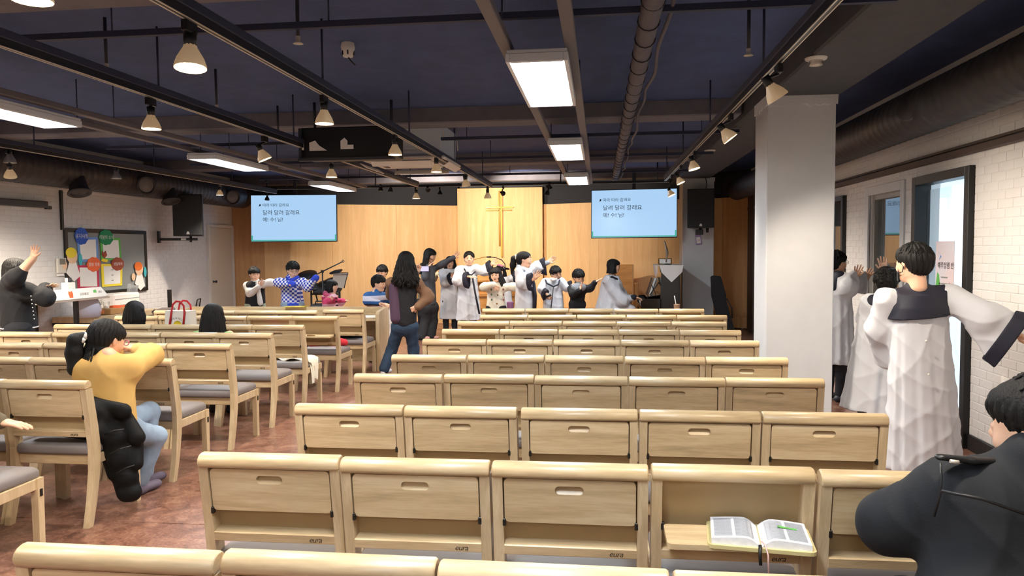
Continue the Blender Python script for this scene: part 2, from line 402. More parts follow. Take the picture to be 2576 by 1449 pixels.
# ------------------------------------------------------------------ LED panels on twin rails
M_FRAME = mat('white lamp frame', 'd9dde0', .4)
M_LED = mat('lit LED diffuser', 'ffffff', .5, emit=(.86, .93, 1, 1), estr=PANEL_L)
def led(x, y0, label, L=1.3, w=.34, z=2.63):
    t = thing('ceiling_light', label, 'ceiling light', (x, y0+L/2, z), group='LED panel lamps')
    fr = MB()
    for (cx, cy, dx, dy) in ((-w/2+.0125, 0, .025, L), (w/2-.0125, 0, .025, L), (0, -L/2+.0125, w-.05, .025), (0, L/2-.0125, w-.05, .025)):
        fr.box((cx, cy, .008), (dx, dy, .05), ch=.004)
    fr.obj('lamp_frame', M_FRAME, t)
    MB().box((0, 0, .02), (w-.045, L-.045, .012)).obj('diffuser', M_LED, t)
    MB().box((0, 0, .04), (w-.01, L-.01, .026), ch=.004).obj('housing', M_FRAME, t)
    return t
led(-.34, 4.05, 'white LED panel lamp between twin rails, nearest the smoke detector')
led(-.34, 7.3, 'white LED panel lamp between grey rails, second one along beside the air conditioner')
led(-.34, 10.6, 'white LED panel lamp between grey rails, last one before the wooden cross panel')
led(-.34, .8, 'white LED panel lamp on the twin rails above the rear chairs')
led(-.34, -2.2, 'white LED panel lamp on the twin rails by the rear wall')
led(-4.33, 4.3, 'white LED panel lamp on left rails nearest the bulletin board side entrance')
led(-4.33, 7.7, 'white LED panel lamp on left rails, beside the black projector rack')
led(-4.33, 11.1, 'white LED panel lamp on left rails, next to the left television')
led(-4.33, .9, 'white LED panel lamp on left rails above the rear chairs')
M_RAIL = mat('taupe lamp rail', '6a6468', .6)
for x, lb in ((-.52, 'long taupe steel rail carrying LED panels, side toward track lamps'), (-.16, 'long taupe steel rail carrying LED panels, side toward insulated pipe'), (-4.5, 'long taupe rail over the side aisle carrying LED panels, wall side'), (-4.16, 'long taupe rail over the side aisle carrying LED panels, room side')):
    t = thing('lamp_rail', lb, 'rail', (x, 0, 2.7)); MB().box((0, 4.9, .03), (.065, 16, .045), ch=.004).obj('rail_bar', M_RAIL, t)
    for k in range(8): MB().tube([(0, -2+2*k, .05), (0, -2+2*k, ZC-2.7)], .005, 6).obj('hanger_rod', M_HANG, t)
# ------------------------------------------------------------------ lighting tracks
M_TRACK = mat('black track', '1d1e24', .4); M_COND = mat('track conductor line', 'd8cfc0', .35, metal=.3)
TZ = 2.62
TA, TL, TP = -1.79, -2.93, .985        # aisle, left-chair and pillar tracks
def track(x, y0, y1, label, z=TZ):
    t = thing('light_track', label, 'light track', (x, y0, z)); L = y1-y0
    MB().box((0, L/2, .02), (.034, L, .04)).obj('track_rail', M_TRACK, t)
    MB().box((-.012, L/2, -.002), (.006, L, .004)).box((.012, L/2, -.002), (.006, L, .004)).obj('conductor_strip', M_COND, t)
    MB().box((0, L/2, .062), (.05, L, .045), ch=.004).obj('carrier_channel', M_HANG, t)
    for k in range(int(L/2.2)+1): MB().tube([(0, .1+2.2*k, .08), (0, .1+2.2*k, ZC-z)], .008, 6).obj('hanger_rod', M_HANG, t)
    return t
track(TA, -2, at(1238, 472, Z=TZ)[1], 'long black lighting track over the aisle, ending at the cross panel')
track(TL, -2, at(1054, 470, Z=TZ)[1], 'long black lighting track over left chairs, passing the projector rack')
track(TP, -2, at(1680, 455, Z=TZ)[1], 'long black lighting track running in front of white pillars')
track(-6.15, 3.0, 13.6, 'short black lighting track beside the left round duct', 2.7)
t = thing('light_track', 'black crosswise lighting track in front of the stage', 'light track', (-2.4, 13.3, 2.75))
MB().box((0, 0, .02), (7.2, .034, .04)).obj('track_rail', M_TRACK, t); MB().box((0, 0, -.002), (7.2, .004, .004)).obj('conductor_strip', M_COND, t)
for k in range(5): MB().tube([(-3.4+1.7*k, 0, .04), (-3.4+1.7*k, 0, ZC-2.75)], .012, 6).obj('hanger_rod', M_DARK, t)
# ------------------------------------------------------------------ spot lamps
M_LAMP = mat('chrome lamp reflector', 'b8b4ac', .3, metal=.7); M_HOLD = mat('black lamp holder', '17171b', .4)
M_BULB = mat('lit warm bulb face', 'ffe2b0', .4, emit=(1, .74, .42, 1), estr=22); M_GLOW = mat('glowing lamp glass', 'c8b89a', .3, emit=(1, .62, .3, 1), estr=.09); M_OFF = mat('unlit bulb face', 'd8d8d4', .2)
def spot(px, py, X=None, Y=None, tz=None, on=True, aim=(0, 0, -1), r=.06, label=None, W=None, size=115):
    tz = tz or (TZ if Y is None else 2.75)
    p = at(px, py, X=X, Y=Y) if py is not None else np.array((X, px, TZ-.22)); top = np.array((p[0], p[1], tz))
    aim = np.array(aim, float); aim /= np.linalg.norm(aim)
    t = thing('spot_lamp', label, 'spotlight', p, group='track spot lamps')
    z = -aim; x_ = np.cross((0, 1, 0), z); x_ /= np.linalg.norm(x_); y_ = np.cross(z, x_); R = np.stack((x_, y_, z), 1)
    h = r*1.6
    MB().lathe([(r, 0), (r*1.02, .008), (r*.85, h*.4), (r*.45, h*.85), (r*.38, h)], (0, 0, 0), 18, R=R).obj('reflector', (M_GLOW if on else M_LAMP) if r > .05 else M_HOLD, t)
    MB().lathe([(0, .004), (r*.93, .006)], (0, 0, 0), 18, R=R).obj('bulb_face', M_BULB if on else M_OFF, t)
    neck = R@np.array((0, 0, h)); tip = R@np.array((0, 0, h*1.5))
    MB().tube([neck*.9, tip], r*.42, 10).tube([tip*.9, np.array((0, 0, max(tip[2], top[2]-p[2]-.06)))], .009, 8).obj('lamp_holder', M_HOLD, t)
    MB().box((0, 0, top[2]-p[2]-.035), (.03, .09, .05), ch=.004).obj('track_adapter', M_HOLD, t)
    if on:
        ld = bpy.data.lights.new('spot_light', 'SPOT'); ld.energy = W or SPOT_W; ld.color = (1, .87, .70); ld.spot_size = math.radians(size); ld.spot_blend = .6; ld.shadow_soft_size = r*.8
        lo = bpy.data.objects.new('spot_light', ld); col.objects.link(lo); lo.parent = t; lo.location = [float(q) for q in aim*.02]
        lo.rotation_mode = 'QUATERNION'; lo.rotation_quaternion = Vector([float(q) for q in aim]).to_track_quat('-Z', 'Y')
    return t
A1 = 'lit warm spot lamp '
spot(479, 172, X=TA, label=A1+'on the aisle track, first above the yellow sweater girl', aim=(.05, -.12, -1), r=.068)
spot(816, 312, X=TA, label=A1+'on the aisle track, second one, left of the air conditioner')
spot(994, 390, X=TA, label=A1+'on the aisle track in front of the air conditioner body')
spot(1098, 433, X=TA, label=A1+'on the aisle track before the air conditioner flap')
spot(1173, 468, X=TA, label=A1+'on the aisle track, just above the stage wall', aim=(.1, .3, -1))
spot(1227, 499, X=TA, label=A1+'at the end of the aisle track beside the cross', aim=(0, .1, -1))
spot(381, 325, X=TL, label=A1+'on the left chair track, between LED panels')
spot(667, 402, X=TL, on=True, W=18, label='dim spot lamp in dark holder on the left chair track', aim=(.4, .2, -1))
spot(834, 446, X=TL, label=A1+'on the left chair track under the projector rack')
spot(1047, 500, X=TL, label=A1+'at the end of the left chair track')
spot(553, 491, X=-6.15, tz=2.7, label=A1+'beside the left round duct', r=.055, W=SPOT_W*2.2)
spot(25, 410, X=-6.15, tz=2.7, on=False, label='unlit spot lamp beside the left round duct, above the wall screen case')
spot(293, 450, X=-6.15, tz=2.7, on=False, label='unlit spot lamp beside the left round duct, above the bulletin board')
spot(1958, 248, X=TP, label='lit spot lamp tilted at the near pillar', aim=(.55, .08, -.85), W=SPOT_W*1.6)
spot(1838, 350, X=TP, label='lit tilted spot lamp left of the near pillar, second on its track', aim=(.6, -.05, -.8), W=SPOT_W*1.5)
spot(1747, 426, X=TP, label='lit tilted spot lamp on the pillar track, third one', aim=(.25, -.1, -.95))
spot(1713, 461, X=TP, label='lit spot lamp aimed at the far pillar top', aim=(.4, -.1, -.9), r=.052)
spot(1690, 492, X=TP, label='lit small spot lamp at the end of the pillar track, over the television edge', aim=(.4, -.1, -.9), r=.052)
spot(672, 503, Y=13.3, on=False, tz=2.95, label='black unlit spot lamp hanging before the left television', aim=(-.2, .3, -1), r=.045)
SW = SPOT_W*3.2
for k, (x, y, lb) in enumerate(((TA, 2.2, 'aisle track above the rear chairs'), (TA, .2, 'aisle track by the rear wall'), (TP, 2.2, 'pillar track above the rear chairs'), (TP, .2, 'pillar track by the rear wall'), (TL, 2.0, 'left chair track above the rear chairs'), (TL, 0., 'left chair track by the rear wall'))):  # extra spots out of view, added as fill for the near chairs
    spot(y, None, X=x, label='added off-frame fill spot lamp on the '+lb)
for y, lb in ((7.15, 'before the wall screen case'), (5.6, 'near the rear of the left wall'), (4.0, 'by the left wall rear corner')):  # unseen spots added on this track to brighten the left wall
    spot(y, None, X=-6.15, tz=2.7, label='added off-frame fill spot lamp beside the left duct, '+lb, aim=(-.25, .35, -1), W=SPOT_W*3)
spot(983, 482, Y=13.3, on=False, label='unlit chrome spot lamp on the stage track, left of its lit neighbour', r=.05)
spot(958, 480, Y=13.3, on=False, label='unlit chrome spot lamp on the stage track beside the last LED panel', r=.05)
spot(1077, 478, Y=13.3, W=SW*1.35, label='lit gold spot lamp on the stage track turned to the wall', aim=(-.15, 1, -.42), r=.05, size=125)
spot(1107, 489, Y=13.3, on=False, label='unlit chrome spot lamp on the stage track before the dark band', r=.045)
spot(1266, 487, Y=13.3, W=SW*.9, label='square-bodied spot lamp hanging above the cross', aim=(.28, 1, -.15), r=.045, size=95)
spot(1383, 474, Y=13.3, on=False, label='unlit chrome spot lamp beside the cross panel, upper of two', aim=(.2, .4, -1), r=.05)
spot(1376, 489, Y=13.3, on=False, label='unlit chrome spot lamp beside the cross panel, lower of two', aim=(-.3, .3, -1), r=.05)
# ------------------------------------------------------------------ insulated pipe, cable, ducts
M_PIPE = mat('grey pipe wrap', '56525a', .7, bump=.4, bscale=25, var=.1)
t = thing('ceiling_pipe', 'long grey wrapped pipe under the dark ceiling, beside LED panels', 'pipe', (.27, 0, 2.86))
MB().tube([(0, y, .004*math.sin(y*3)) for y in np.linspace(1.5, 13.6, 40)], .058, 14).obj('insulation', M_PIPE, t)
for k in range(34): MB().tube([(.061*math.cos(a), 1.8+k*.35+.02*math.sin(a), .061*math.sin(a)) for a in np.linspace(0, 6.3, 13)], .004, 5, cap=False).obj('wrap_tie', M_DARK, t)
t = tag(MB().tube([(.37+.012*math.sin(y*5), y, 2.85+.03*math.sin(y*2.1)) for y in np.linspace(1.5, 13.4, 70)], .012, 6).obj('cable', M_PIPE), 'thin grey cable sagging along the wrapped ceiling pipe', 'cable')
M_DUCT = mat('dark spiral duct', '3a3638', .5, metal=.3, var=.1)
def duct(name, x, z, r, y0, y1, label):
    t = thing(name, label, 'duct', (x, y0, z)); L = y1-y0; pts = []; rs = []
    n = int(L/.12)
    for k in range(n+1):
        y = L*k/n
        pts += [(0, y-.012, 0), (0, y, 0), (0, y+.012, 0)]; rs += [r, r*1.018, r]
    MB().tube(pts, rs, 22).obj('duct_pipe', M_DUCT, t)
    return t
dl = duct('air_duct', -7.14, 2.7, .23, 3, 14.2, 'large dark round spiral duct along the left white wall')
dr = duct('air_duct', 2.56, 2.68, .19, 1.5, 14.4, 'dark brown round spiral duct along the right window wall')
M_GRILL = mat('grey jet grille', '77706c', .6)
for k, (px, py, X) in enumerate(((367, 466, -6.85), (585, 496, -6.85), (200, 483, -6.95), (430, 505, -6.95))):
    p = at(px, py, X=X); t = thing('air_jet', ('round air jet with pale ring on the left duct, above the bulletin board', 'round air jet with pale ring on the left duct, next to the television', 'dark round air jet under the left duct, above the bulletin board frame', 'dark round air jet under the left duct, beside the loudspeaker')[k], 'air vent', p)
    d = np.array((.75, -.55, -.1)) if k < 2 else np.array((.3, -.2, -.9)); d /= np.linalg.norm(d)
    x_ = np.cross((0, 0, 1.), d); x_ /= np.linalg.norm(x_); R = np.stack((x_, np.cross(d, x_), d), 1)
    MB().lathe([(.1, -.22), (.12, -.03), (.145, 0), (.15, .02), (.12, .03), (.11, .0)], (0, 0, 0), 22, R=R).obj('jet_ring', M_DUCT, t)
    MB().lathe([(.11, .004), (.06, .022), (0, .03)], (0, 0, 0), 22, R=R).obj('jet_core', M_GRILL if k < 2 else M_DUCT, t)
p = at(2290, 265, X=2.4); t = thing('air_jet', 'dark round air jet on the right spiral duct', 'air vent', p)
MB().lathe([(.1, -.14), (.12, -.02), (.13, 0), (.12, .02), (.0, .03)], (0, 0, 0), 22, R=roty(-1.2)@rotx(.3)).obj('jet_ring', M_DUCT, t)
# ------------------------------------------------------------------ smoke detectors, sprinklers
M_IVORY = mat('ivory plastic', 'd6d2c8', .4)
for px, py, lab, pz in ((875, 108, 'ivory smoke detector hanging by its wire from the ceiling', ZC), (2053, 146, 'ivory dome fire sensor on the grey girder above the near pillar', 2.9), (1786, 378, 'small ivory dome fire sensor on the grey girder farther along', 2.9)):
    p = at(px, py, Z=pz); t = thing('smoke_detector', lab, 'smoke detector', p)
    if pz == ZC:
        MB().lathe([(.045, 0), (.05, -.03), (.045, -.06), (.035, -.1), (.0, -.105)], n=18).obj('detector_body', M_IVORY, t)
        v = MB()
        for k in range(6): v.box((.043*math.cos(k), .043*math.sin(k), -.075), (.008, .008, .03))
        v.obj('vent_slot', M_BLACK, t); MB().tube([(0, 0, -.1), (.02, 0, -.13), (.05, .01, -.16)], .006, 6).obj('wire', M_BLACK, t)
    else:
        MB().lathe([(.075, 0), (.07, -.012), (.045, -.02)], n=18).obj('detector_base', M_IVORY, t)
        MB().lathe([(.04, -.02), (.035, -.03), (.045, -.05), (.0, -.052)], n=14).obj('sensor_head', M_COND, t)
for px, py, wh in ((268, 172, 'before the first left LED panel'), (1883, 135, 'next to the pillar track'), (545, 273, 'between two warm spot lamps'), (700, 345, 'left of the projector rack'), (1000, 452, 'under the air conditioner'), (750, 105, 'beside the smoke detector')):
    p = at(px, py, Z=2.78); t = thing('sprinkler', 'small dark sprinkler head on a drop pipe '+wh, 'sprinkler', p, group='ceiling sprinklers')
    MB().tube([(0, 0, .02), (0, 0, ZC-2.78)], .011, 7).obj('drop_pipe', M_DARK, t)
    MB().lathe([(.014, .03), (.014, 0), (.03, -.012), (0, -.014)], n=10).obj('deflector', M_COND, t)
# ------------------------------------------------------------------ air conditioner
acp = at(1037, 413, Y=8.75)
t = thing('air_conditioner', 'white ceiling cassette air conditioner with open flaps', 'air conditioner', acp)
M_AC = mat('white ABS', 'd7d3cd', .45); M_ACG = mat('grey galvanised casing', 'c3ccd8', .5)
MB().box((.03, 0, .225), (.84, .84, .38), ch=.01).box((.03, -.424, .1), (.7, .01, .012)).box((.03, -.424, .14), (.7, .01, .008)).obj('casing', M_ACG, t)
MB().box((0, 0, .02), (1.0, 1.0, .035), ch=.012).obj('face_plate', M_AC, t)
MB().box((0, 0, -.004), (.62, .62, .025), ch=.008).obj('intake_panel', M_AC, t)
for a in range(4):
    R = rotz(a*math.pi/2)
    MB().box(R@np.array((0, -.49, -.045)), (.7, .09, .012), R=R@rotx(-.6), ch=.004).obj('flap', M_AC, t)
    MB().box(R@np.array((0, -.385, .0)), (.64, .05, .012), R=R).obj('outlet_slot', M_DARK, t)
for sx in (-1, 1):
    for sy in (-1, 1): MB().tube([(sx*.48, sy*.4, .2), (sx*.46, sy*.4, ZC-acp[2])], .006, 6).obj('hanger_rod', M_COND, t)
# ------------------------------------------------------------------ projector rack
rp = at(872, 362, Y=7.1)
t = thing('projector_rack', 'black hanging projector rack with white stickers', 'projector', rp)
MB().box((0, .18, .02), (.95, .35, .3), ch=.01).obj('rack_body', M_BLACK, t)
MB().box((.0, -.02, -.15), (.97, .06, .025)).box((-.47, -.01, 0), (.025, .03, .32)).box((.47, -.01, 0), (.025, .03, .32)).obj('rack_frame', M_DARK, t)
M_PAPER = mat('white paper', 'eeebe6', .7)
MB().prism([(0, 0), (.18, 0), (.1, .05), (.06, .1), (.0, .08)], (-.38, -.006, -.06), (1, 0, 0), (0, 0, 1), (0, .004, 0)).obj('sticker', M_PAPER, t)
MB().prism([(0, 0), (.13, 0), (.13, .04), (.07, .04), (.07, .08), (.04, .11), (.0, .08)], (-.06, -.006, -.05), (1, 0, 0), (0, 0, 1), (0, .004, 0)).obj('sticker', M_PAPER, t)
MB().box((-.45, -.006, -.02), (.025, .004, .06)).obj('sticker', M_PAPER, t)
for sx in (-.4, .4): MB().tube([(sx, .2, .19), (sx, .2, ZC-rp[2])], .015, 8).obj('hanger_rod', M_DARK, t)
# ------------------------------------------------------------------ church chairs
M_BEECH = wood('pale beech', 'dcc6a0', 'cbb087', scale=(2.0, 22, 22), rough=.36, rnd=.1, dark=.74)
M_BEECHV = wood('pale beech upright', 'dcc6a2', 'c9b08a', scale=(26, 26, 2.4), rough=.36, rnd=.08, dark=.86)
M_PLY = mat('olive tan plywood', 'a98f66', .6, var=.04, rnd=.05)
M_SEAT = mat('grey taupe vinyl', '7d7573', .5, bump=.15, bscale=300, rnd=.04)
M_STEEL = mat('dark hinge steel', '3a3834', .4, metal=.8)
M_INK = mat('dark brown stamp ink', '2a1c12', .8)
BA = .1365; BR = rotx(BA); BO = np.array((0, -.207, .521))
def bp(x, n, u): return BO+BR@np.array((x, -n, u))
POST = [(-.262, 0), (-.226, .15), (-.201, .32), (-.197, .45), (-.212, .58), (-.245, .81)]
PTH = [.042, .05, .06, .066, .066, .06]
def chair_meshes():
    D = {}
    poly = POST+[(y+t, z) for (y, z), t in zip(POST[::-1], PTH[::-1])]
    D['post'] = MB().prism(poly, (-.018, 0, 0), (0, 1, 0), (0, 0, 1), (.036, 0, 0)).mesh('back_post', M_BEECHV)
    prof = [(-.06, .294), (.003, .293), (.006, .302), (.006, .313), (.0, .326), (-.013, .335), (-.03, .338), (-.046, .335), (-.058, .325), (-.062, .308)]
    mb = MB(); n = len(prof); xs = (-.268, -.262, .262, .268); sc = (.86, 1, 1, .86); V = []
    for x, s_ in zip(xs, sc):
        for a, b_ in prof: V.append(bp(x, -.028+(a+.028)*s_, .312+(b_-.312)*s_))
    Fc = [(i*n+k, i*n+(k+1) % n, (i+1)*n+(k+1) % n, (i+1)*n+k) for i in range(3) for k in range(n)]
    mb.add(V, Fc, True); mb.f += [tuple(range(n))[::-1], tuple(3*n+k for k in range(n))]; mb.sm += [False, False]
    D['rail'] = mb.mesh('top_rail', M_BEECH)
    # folding book tray with its slot, local origin at the hinge line, u up, n toward -y
    out = rrect(.454, .163, .016, 4, 0, .084); inn = rrect(.1, .032, .0155, 4, 0, .126)
    mb = MB(); N = len(out)
    for th in (0, .018):
        mb.v += [(a, th, b_) for a, b_ in out]+[(a, th, b_) for a, b_ in inn]
    for k in range(N):
        j = (k+1) % N
        mb.f += [(k, j, N+j, N+k), (2*N+k, 3*N+k, 3*N+j, 2*N+j), (k, 2*N+k, 2*N+j, j), (N+k, N+j, 3*N+j, 3*N+k)]
        mb.sm += [False]*4
    mb.v += [(a, .004+.03*(b_-.110)/.032, b_) for a, b_ in inn]; mb.f.append(tuple(4*N+k for k in range(N))); mb.sm.append(False)
    D['tray'] = mb.mesh('book_tray', M_BEECH)
    D['back'] = MB().box(bp(0, -.056, .147), (.468, .008, .29), R=BR).mesh('back_panel', M_PLY)
    D['lower'] = MB().box(bp(0, -.029, .019), (.466, .058, .037), R=BR, ch=.003).mesh('lower_rail', M_BEECH)
    D['hinge'] = MB().box((0, 0, 0), (.012, .016, .026), ch=.002).mesh('hinge', M_STEEL)
    lg = text_mesh('eura', .03, 'maker_stamp', M_INK, shear=.3, space=.9)
    lg.transform(Matrix.Rotation(BA, 4, 'X')); D['logo'] = lg
    mb = MB(); lv = []
    for ins, z in ((.02, .408), (.004, .414), (0, .425), (0, .45), (.006, .462), (.02, .472), (.06, .478), (.16, .48)):
        lv.append([(x, y+.032, z-(.012*max(0, (y-.1)/.13))) for x, y in rrect(.5-2*ins, .445-2*ins, max(.035-ins*.2, .01), 5)])
    n = len(lv[0]); V = [p for l_ in lv for p in l_]
    Fc = [(i*n+k, i*n+(k+1) % n, (i+1)*n+(k+1) % n, (i+1)*n+k) for i in range(len(lv)-1) for k in range(n)]
    mb.add(V, Fc, True); mb.f += [tuple(range(n))[::-1], tuple((len(lv)-1)*n+k for k in range(n))]; mb.sm += [False, True]
    D['seat'] = mb.mesh('seat_cushion', M_SEAT)
    D['apron'] = MB().box((0, .02, .378), (.024, .42, .058), ch=.003).mesh('side_rail', M_BEECHV)
    D['cross'] = MB().box((0, 0, .378), (.46, .022, .058), ch=.003).mesh('seat_rail', M_BEECH)
    D['leg'] = MB().prism([(-.022, 0), (.016, 0), (.022, .408), (-.022, .408)], (-.02, .222, 0), (0, 1, 0), (0, 0, 1), (.04, 0, 0)).mesh('front_leg', M_BEECHV)
    D['plate'] = MB().box((0, 0, 0), (.003, .02, .04), ch=.001).mesh('coupling_plate', M_STEEL)
    D['pad'] = MB().lathe([(.014, 0), (.014, .004)], n=8).mesh('glide', M_STEEL)
    return D
CH = chair_meshes()
def make_chair(down=False):
    t = thing('church_chair', 'x', 'chair')
    for s_ in (-1, 1):
        link('back_post', CH['post'], t, (s_*.25, 0, 0)); link('front_leg', CH['leg'], t, (s_*.245, 0, 0)); link('side_rail', CH['apron'], t, (s_*.245, 0, 0))
        link('hinge', CH['hinge'], t, bp(s_*.229, -.008, .122))
    link('top_rail', CH['rail'], t); link('back_panel', CH['back'], t); link('lower_rail', CH['lower'], t)
    tr = link('book_tray', CH['tray'], t, bp(0, -.006, .12)); tr.rotation_euler = (BA, 0, 0)
    if down:
        tr.location = [float(q) for q in bp(0, -.004, .114)]; tr.rotation_euler = (math.radians(92), 0, 0)
    link('maker_stamp', CH['logo'], t, bp(.135, .0012, .009))
    link('seat_cushion', CH['seat'], t)
    link('seat_rail', CH['cross'], t, (0, .225, 0)); link('seat_rail', CH['cross'], t, (0, -.16, 0))
    link('coupling_plate', CH['plate'], t, (.2665, .222, .33))
    return t
PROTO = {False: make_chair(False), True: make_chair(True)}; used = {False: False, True: False}
ORD = ['first', 'second', 'third', 'fourth', 'fifth', 'sixth', 'seventh', 'eighth', 'ninth', 'tenth']
CHAIRS = {}
def place(block, row, idx, x, y, down, rz=0):
    t = copy_tree(PROTO[down]) if used[down] else PROTO[down]; used[down] = True
    t.location = (x, y, 0); t.rotation_euler = (0, 0, rz)
    r = {'p': 'pillar side', 'w': 'bulletin board side'}[block]; k = idx if block == 'p' else 4-idx
    t['label'] = 'pale chair%s, %s row from stage, %s from aisle, %s' % (', tray lowered' if down else '', ORD[row], ORD[k], r)
    t['group'] = 'church chairs on the '+r; CHAIRS[(block, row, idx)] = t
    return t
TOPB = -.26       # local y of the rear top edge
RR = [9.12, 8.26, 7.52, 6.74, 5.98, 5.07, 4.26, 3.38, 2.5, 1.66]
DOWN_P = {(0, 0), (0, 1), (0, 2), (0, 4), (1, 4), (2, 0), (3, 0), (8, 3)}
rj = random.Random(11)
for r, y in enumerate(RR):
    x0 = -1.36 if r == 1 else -1.475; dx = .548 if r == 1 else .545
    for i in range(5):
        gap = {7: (0, 0, .02, .02, .02), 8: (0, .004, .008, .012, .016)}.get(r, (0,)*5)[i]
        place('p', r, i, x0+(i+.5)*dx+gap*.6, y-TOPB+rj.uniform(-.012, .012), (r, i) in DOWN_P, rj.uniform(-.008, .008))
LR = [8.8, 8.03, 7.06, 6.35, 5.57, 4.77, 3.91, 3.07]
DOWN_W = {(1, 4), (1, 3), (2, 3), (3, 1)}
for r, y in enumerate(LR):
    for i in range(5):
        if r == 7 and i < 4 or r == 6 and i < 3 or r == 5 and i < 2: continue
        off = .16 if (r, i) == (0, 4) else 0
        place('w', r, i, -5.66+(i+.5)*.542, y-TOPB+off+rj.uniform(-.012, .012), (r, i) in DOWN_W, rj.uniform(-.008, .008))
# ------------------------------------------------------------------ televisions
M_TVB = mat('black television bezel', '0b0b0d', .3)
M_SCR = mat('lit pale blue screen', '000000', .3, emit=(.20, .31, .44, 1), estr=1.0)
M_TXT = mat('navy screen lettering', '10131c', .6); M_GRN = mat('lit green screen border', '000000', .4, emit=(.02, .2, .13, 1), estr=1.0)
LY = [('♬', .075, -.70, .235), ('따라 따라 갈래요', .075, -.62, .235), ('달려 달려 갈래요', .105, -.62, .075), ('예! 수! 님!', .098, -.62, -.06)]
def tv(c, w, h, rz, tilt, label):
    t = thing('television', label, 'television', c, rz); t.rotation_euler = (tilt, 0, rz)
    MB().box((0, .035, 0), (w, .06, h), ch=.006).obj('bezel', M_TVB, t)
    sc = MB().box((0, .003, .002), (w-.025, .004, h-.028)).obj('screen', M_SCR, t)
    for s, z, x, y in LY: link('lyric_line', text_mesh(s, z, 'lyric_line', M_TXT), sc, (x*w/1.72, -.003, y))
    g = MB().box((0, -.0005, -h/2+.03), (w-.03, .002, .02)); g.box((-w/2+.03, -.0005, -h/2+.08), (.025, .002, .1)); g.box((w/2-.03, -.0005, -h/2+.08), (.025, .002, .12))
    g.obj('screen_border', M_GRN, sc)
    MB().box((0, .1, 0), (.4, .08, .3), ch=.004).box((0, .12, h/2+.1), (.06, .06, .5)).obj('wall_bracket', M_DARK, t)
    return t
cL = at(739, 549, Y=14.1); cR = at(1594, 537, Y=14.1)
tv(cL, 1.70, .935, math.radians(8), math.radians(-3), 'wall television with blue lyric screen beside the left loudspeaker')
tv(cR, 1.60, .915, math.radians(-6), math.radians(-3), 'wall television with blue lyric screen beside the far white pillar')
# ------------------------------------------------------------------ cross on the centre panel
M_GOLD = mat('dark brass', '8a6224', .35, metal=.6); M_GOLD2 = mat('bright brass edge', 'd8a63c', .3, metal=.6)
cc = at(1257, 522, Y=16.12)
t = thing('cross', 'slim double brass cross mounted on the wooden centre panel', 'cross', (cc[0], 16.12, cc[2]))
MB().box((0, -.03, 0), (.6, .03, .03), ch=.003).box((.04, -.03, -.34), (.028, .03, 1.48), ch=.003).obj('front_cross', M_GOLD2, t)
MB().box((-.02, .0, -.06), (.58, .03, .022), ch=.003).box((-.01, .0, -.24), (.03, .03, 1.2), ch=.003).obj('rear_cross', M_GOLD, t)
MB().tube([(.04, -.015, .2), (.04, .03, .2)], .006, 6).tube([(.04, -.015, -.5), (.04, .03, -.5)], .006, 6).obj('standoff', M_GOLD, t)
# ------------------------------------------------------------------ loudspeakers
M_SPK = mat('black loudspeaker grille', '17171a', .55, bump=.3, bscale=400)
def loudspeaker(c, w, h, d, rz, label, side):
    t = thing('loudspeaker', label, 'speaker', c, rz)
    MB().prism([(-w/2, 0), (w/2, 0), (w/2-.06, d), (-w/2+.06, d)], (0, 0, -h/2), (1, 0, 0), (0, 1, 0), (0, 0, h)).obj('cabinet', M_BLACK, t)
    MB().box((0, -.006, 0), (w-.02, .014, h-.03), ch=.005).obj('grille', M_SPK, t)
    MB().prism([(-.025, 0), (.025, 0), (.018, .035), (0, .05), (-.018, .035)], (0, -.016, -h/2+.03), (1, 0, 0), (0, 0, 1), (0, .003, 0)).obj('badge', mat('silver badge', 'c8c8c8', .3, metal=.6), t)
    MB().tube([(0, d*.5, -h/2), (0, d*.5, -h/2-.1)], .02, 10).obj('pole_socket', M_BLACK, t)
    return t
pl = at(472, 541, X=-6.85)
t = loudspeaker(pl, .47, .70, .36, math.radians(18), 'black loudspeaker on a bracket at the left brick wall', -1)
MB().box((-.2, .22, -.40), (.6, .05, .045), ch=.004).box((-.52, .24, -.36), (.04, .1, .2), ch=.004).obj('bracket_arm', M_BLACK, t)
MB().box((-.12, .19, -.40), (.08, .005, .03)).obj('bracket_label', M_PAPER, t)
pr_ = at(1763, 524, Y=13.85)
t = loudspeaker(pr_, .48, .71, .36, math.radians(-6), 'black loudspeaker mounted on the far white pillar', 1)
MB().box((0, .3, -.40), (.06, .3, .06), ch=.004).box((-.02, .18, -.43), (.14, .08, .1), ch=.006).tube([(.12, .1, -.36), (.12, .1, -.44)], .025, 10).obj('bracket_arm', M_BLACK, t)
MB().tube([(.1, .3, .35), (.12, .36, .45), (.09, .38, .6), (.1, .4, .7)], .008, 6).obj('cord', M_BLACK, t)
M_LILAC = mat('lilac card', '9a7fb0', .6)
tp = at(1757, 603, Y=14.28); t = thing('name_badge', 'lilac lanyard badge hanging below the pillar loudspeaker', 'badge', tp)
MB().box((0, 0, 0), (.1, .006, .19), R=roty(-.1), ch=.002).obj('badge_card', M_LILAC, t); MB().box((0, -.005, -.01), (.075, .003, .12), R=roty(-.1)).obj('badge_insert', M_PAPER, t)
MB().tube([(0, 0, .09), (.01, -.02, .16), (0, -.05, .2)], .004, 5).obj('strap', M_LILAC, t)
link('badge_print', text_mesh('이름', .028, m=mat('red print', 'b04a3c', .7)), t, (-.024, -.008, -.02))
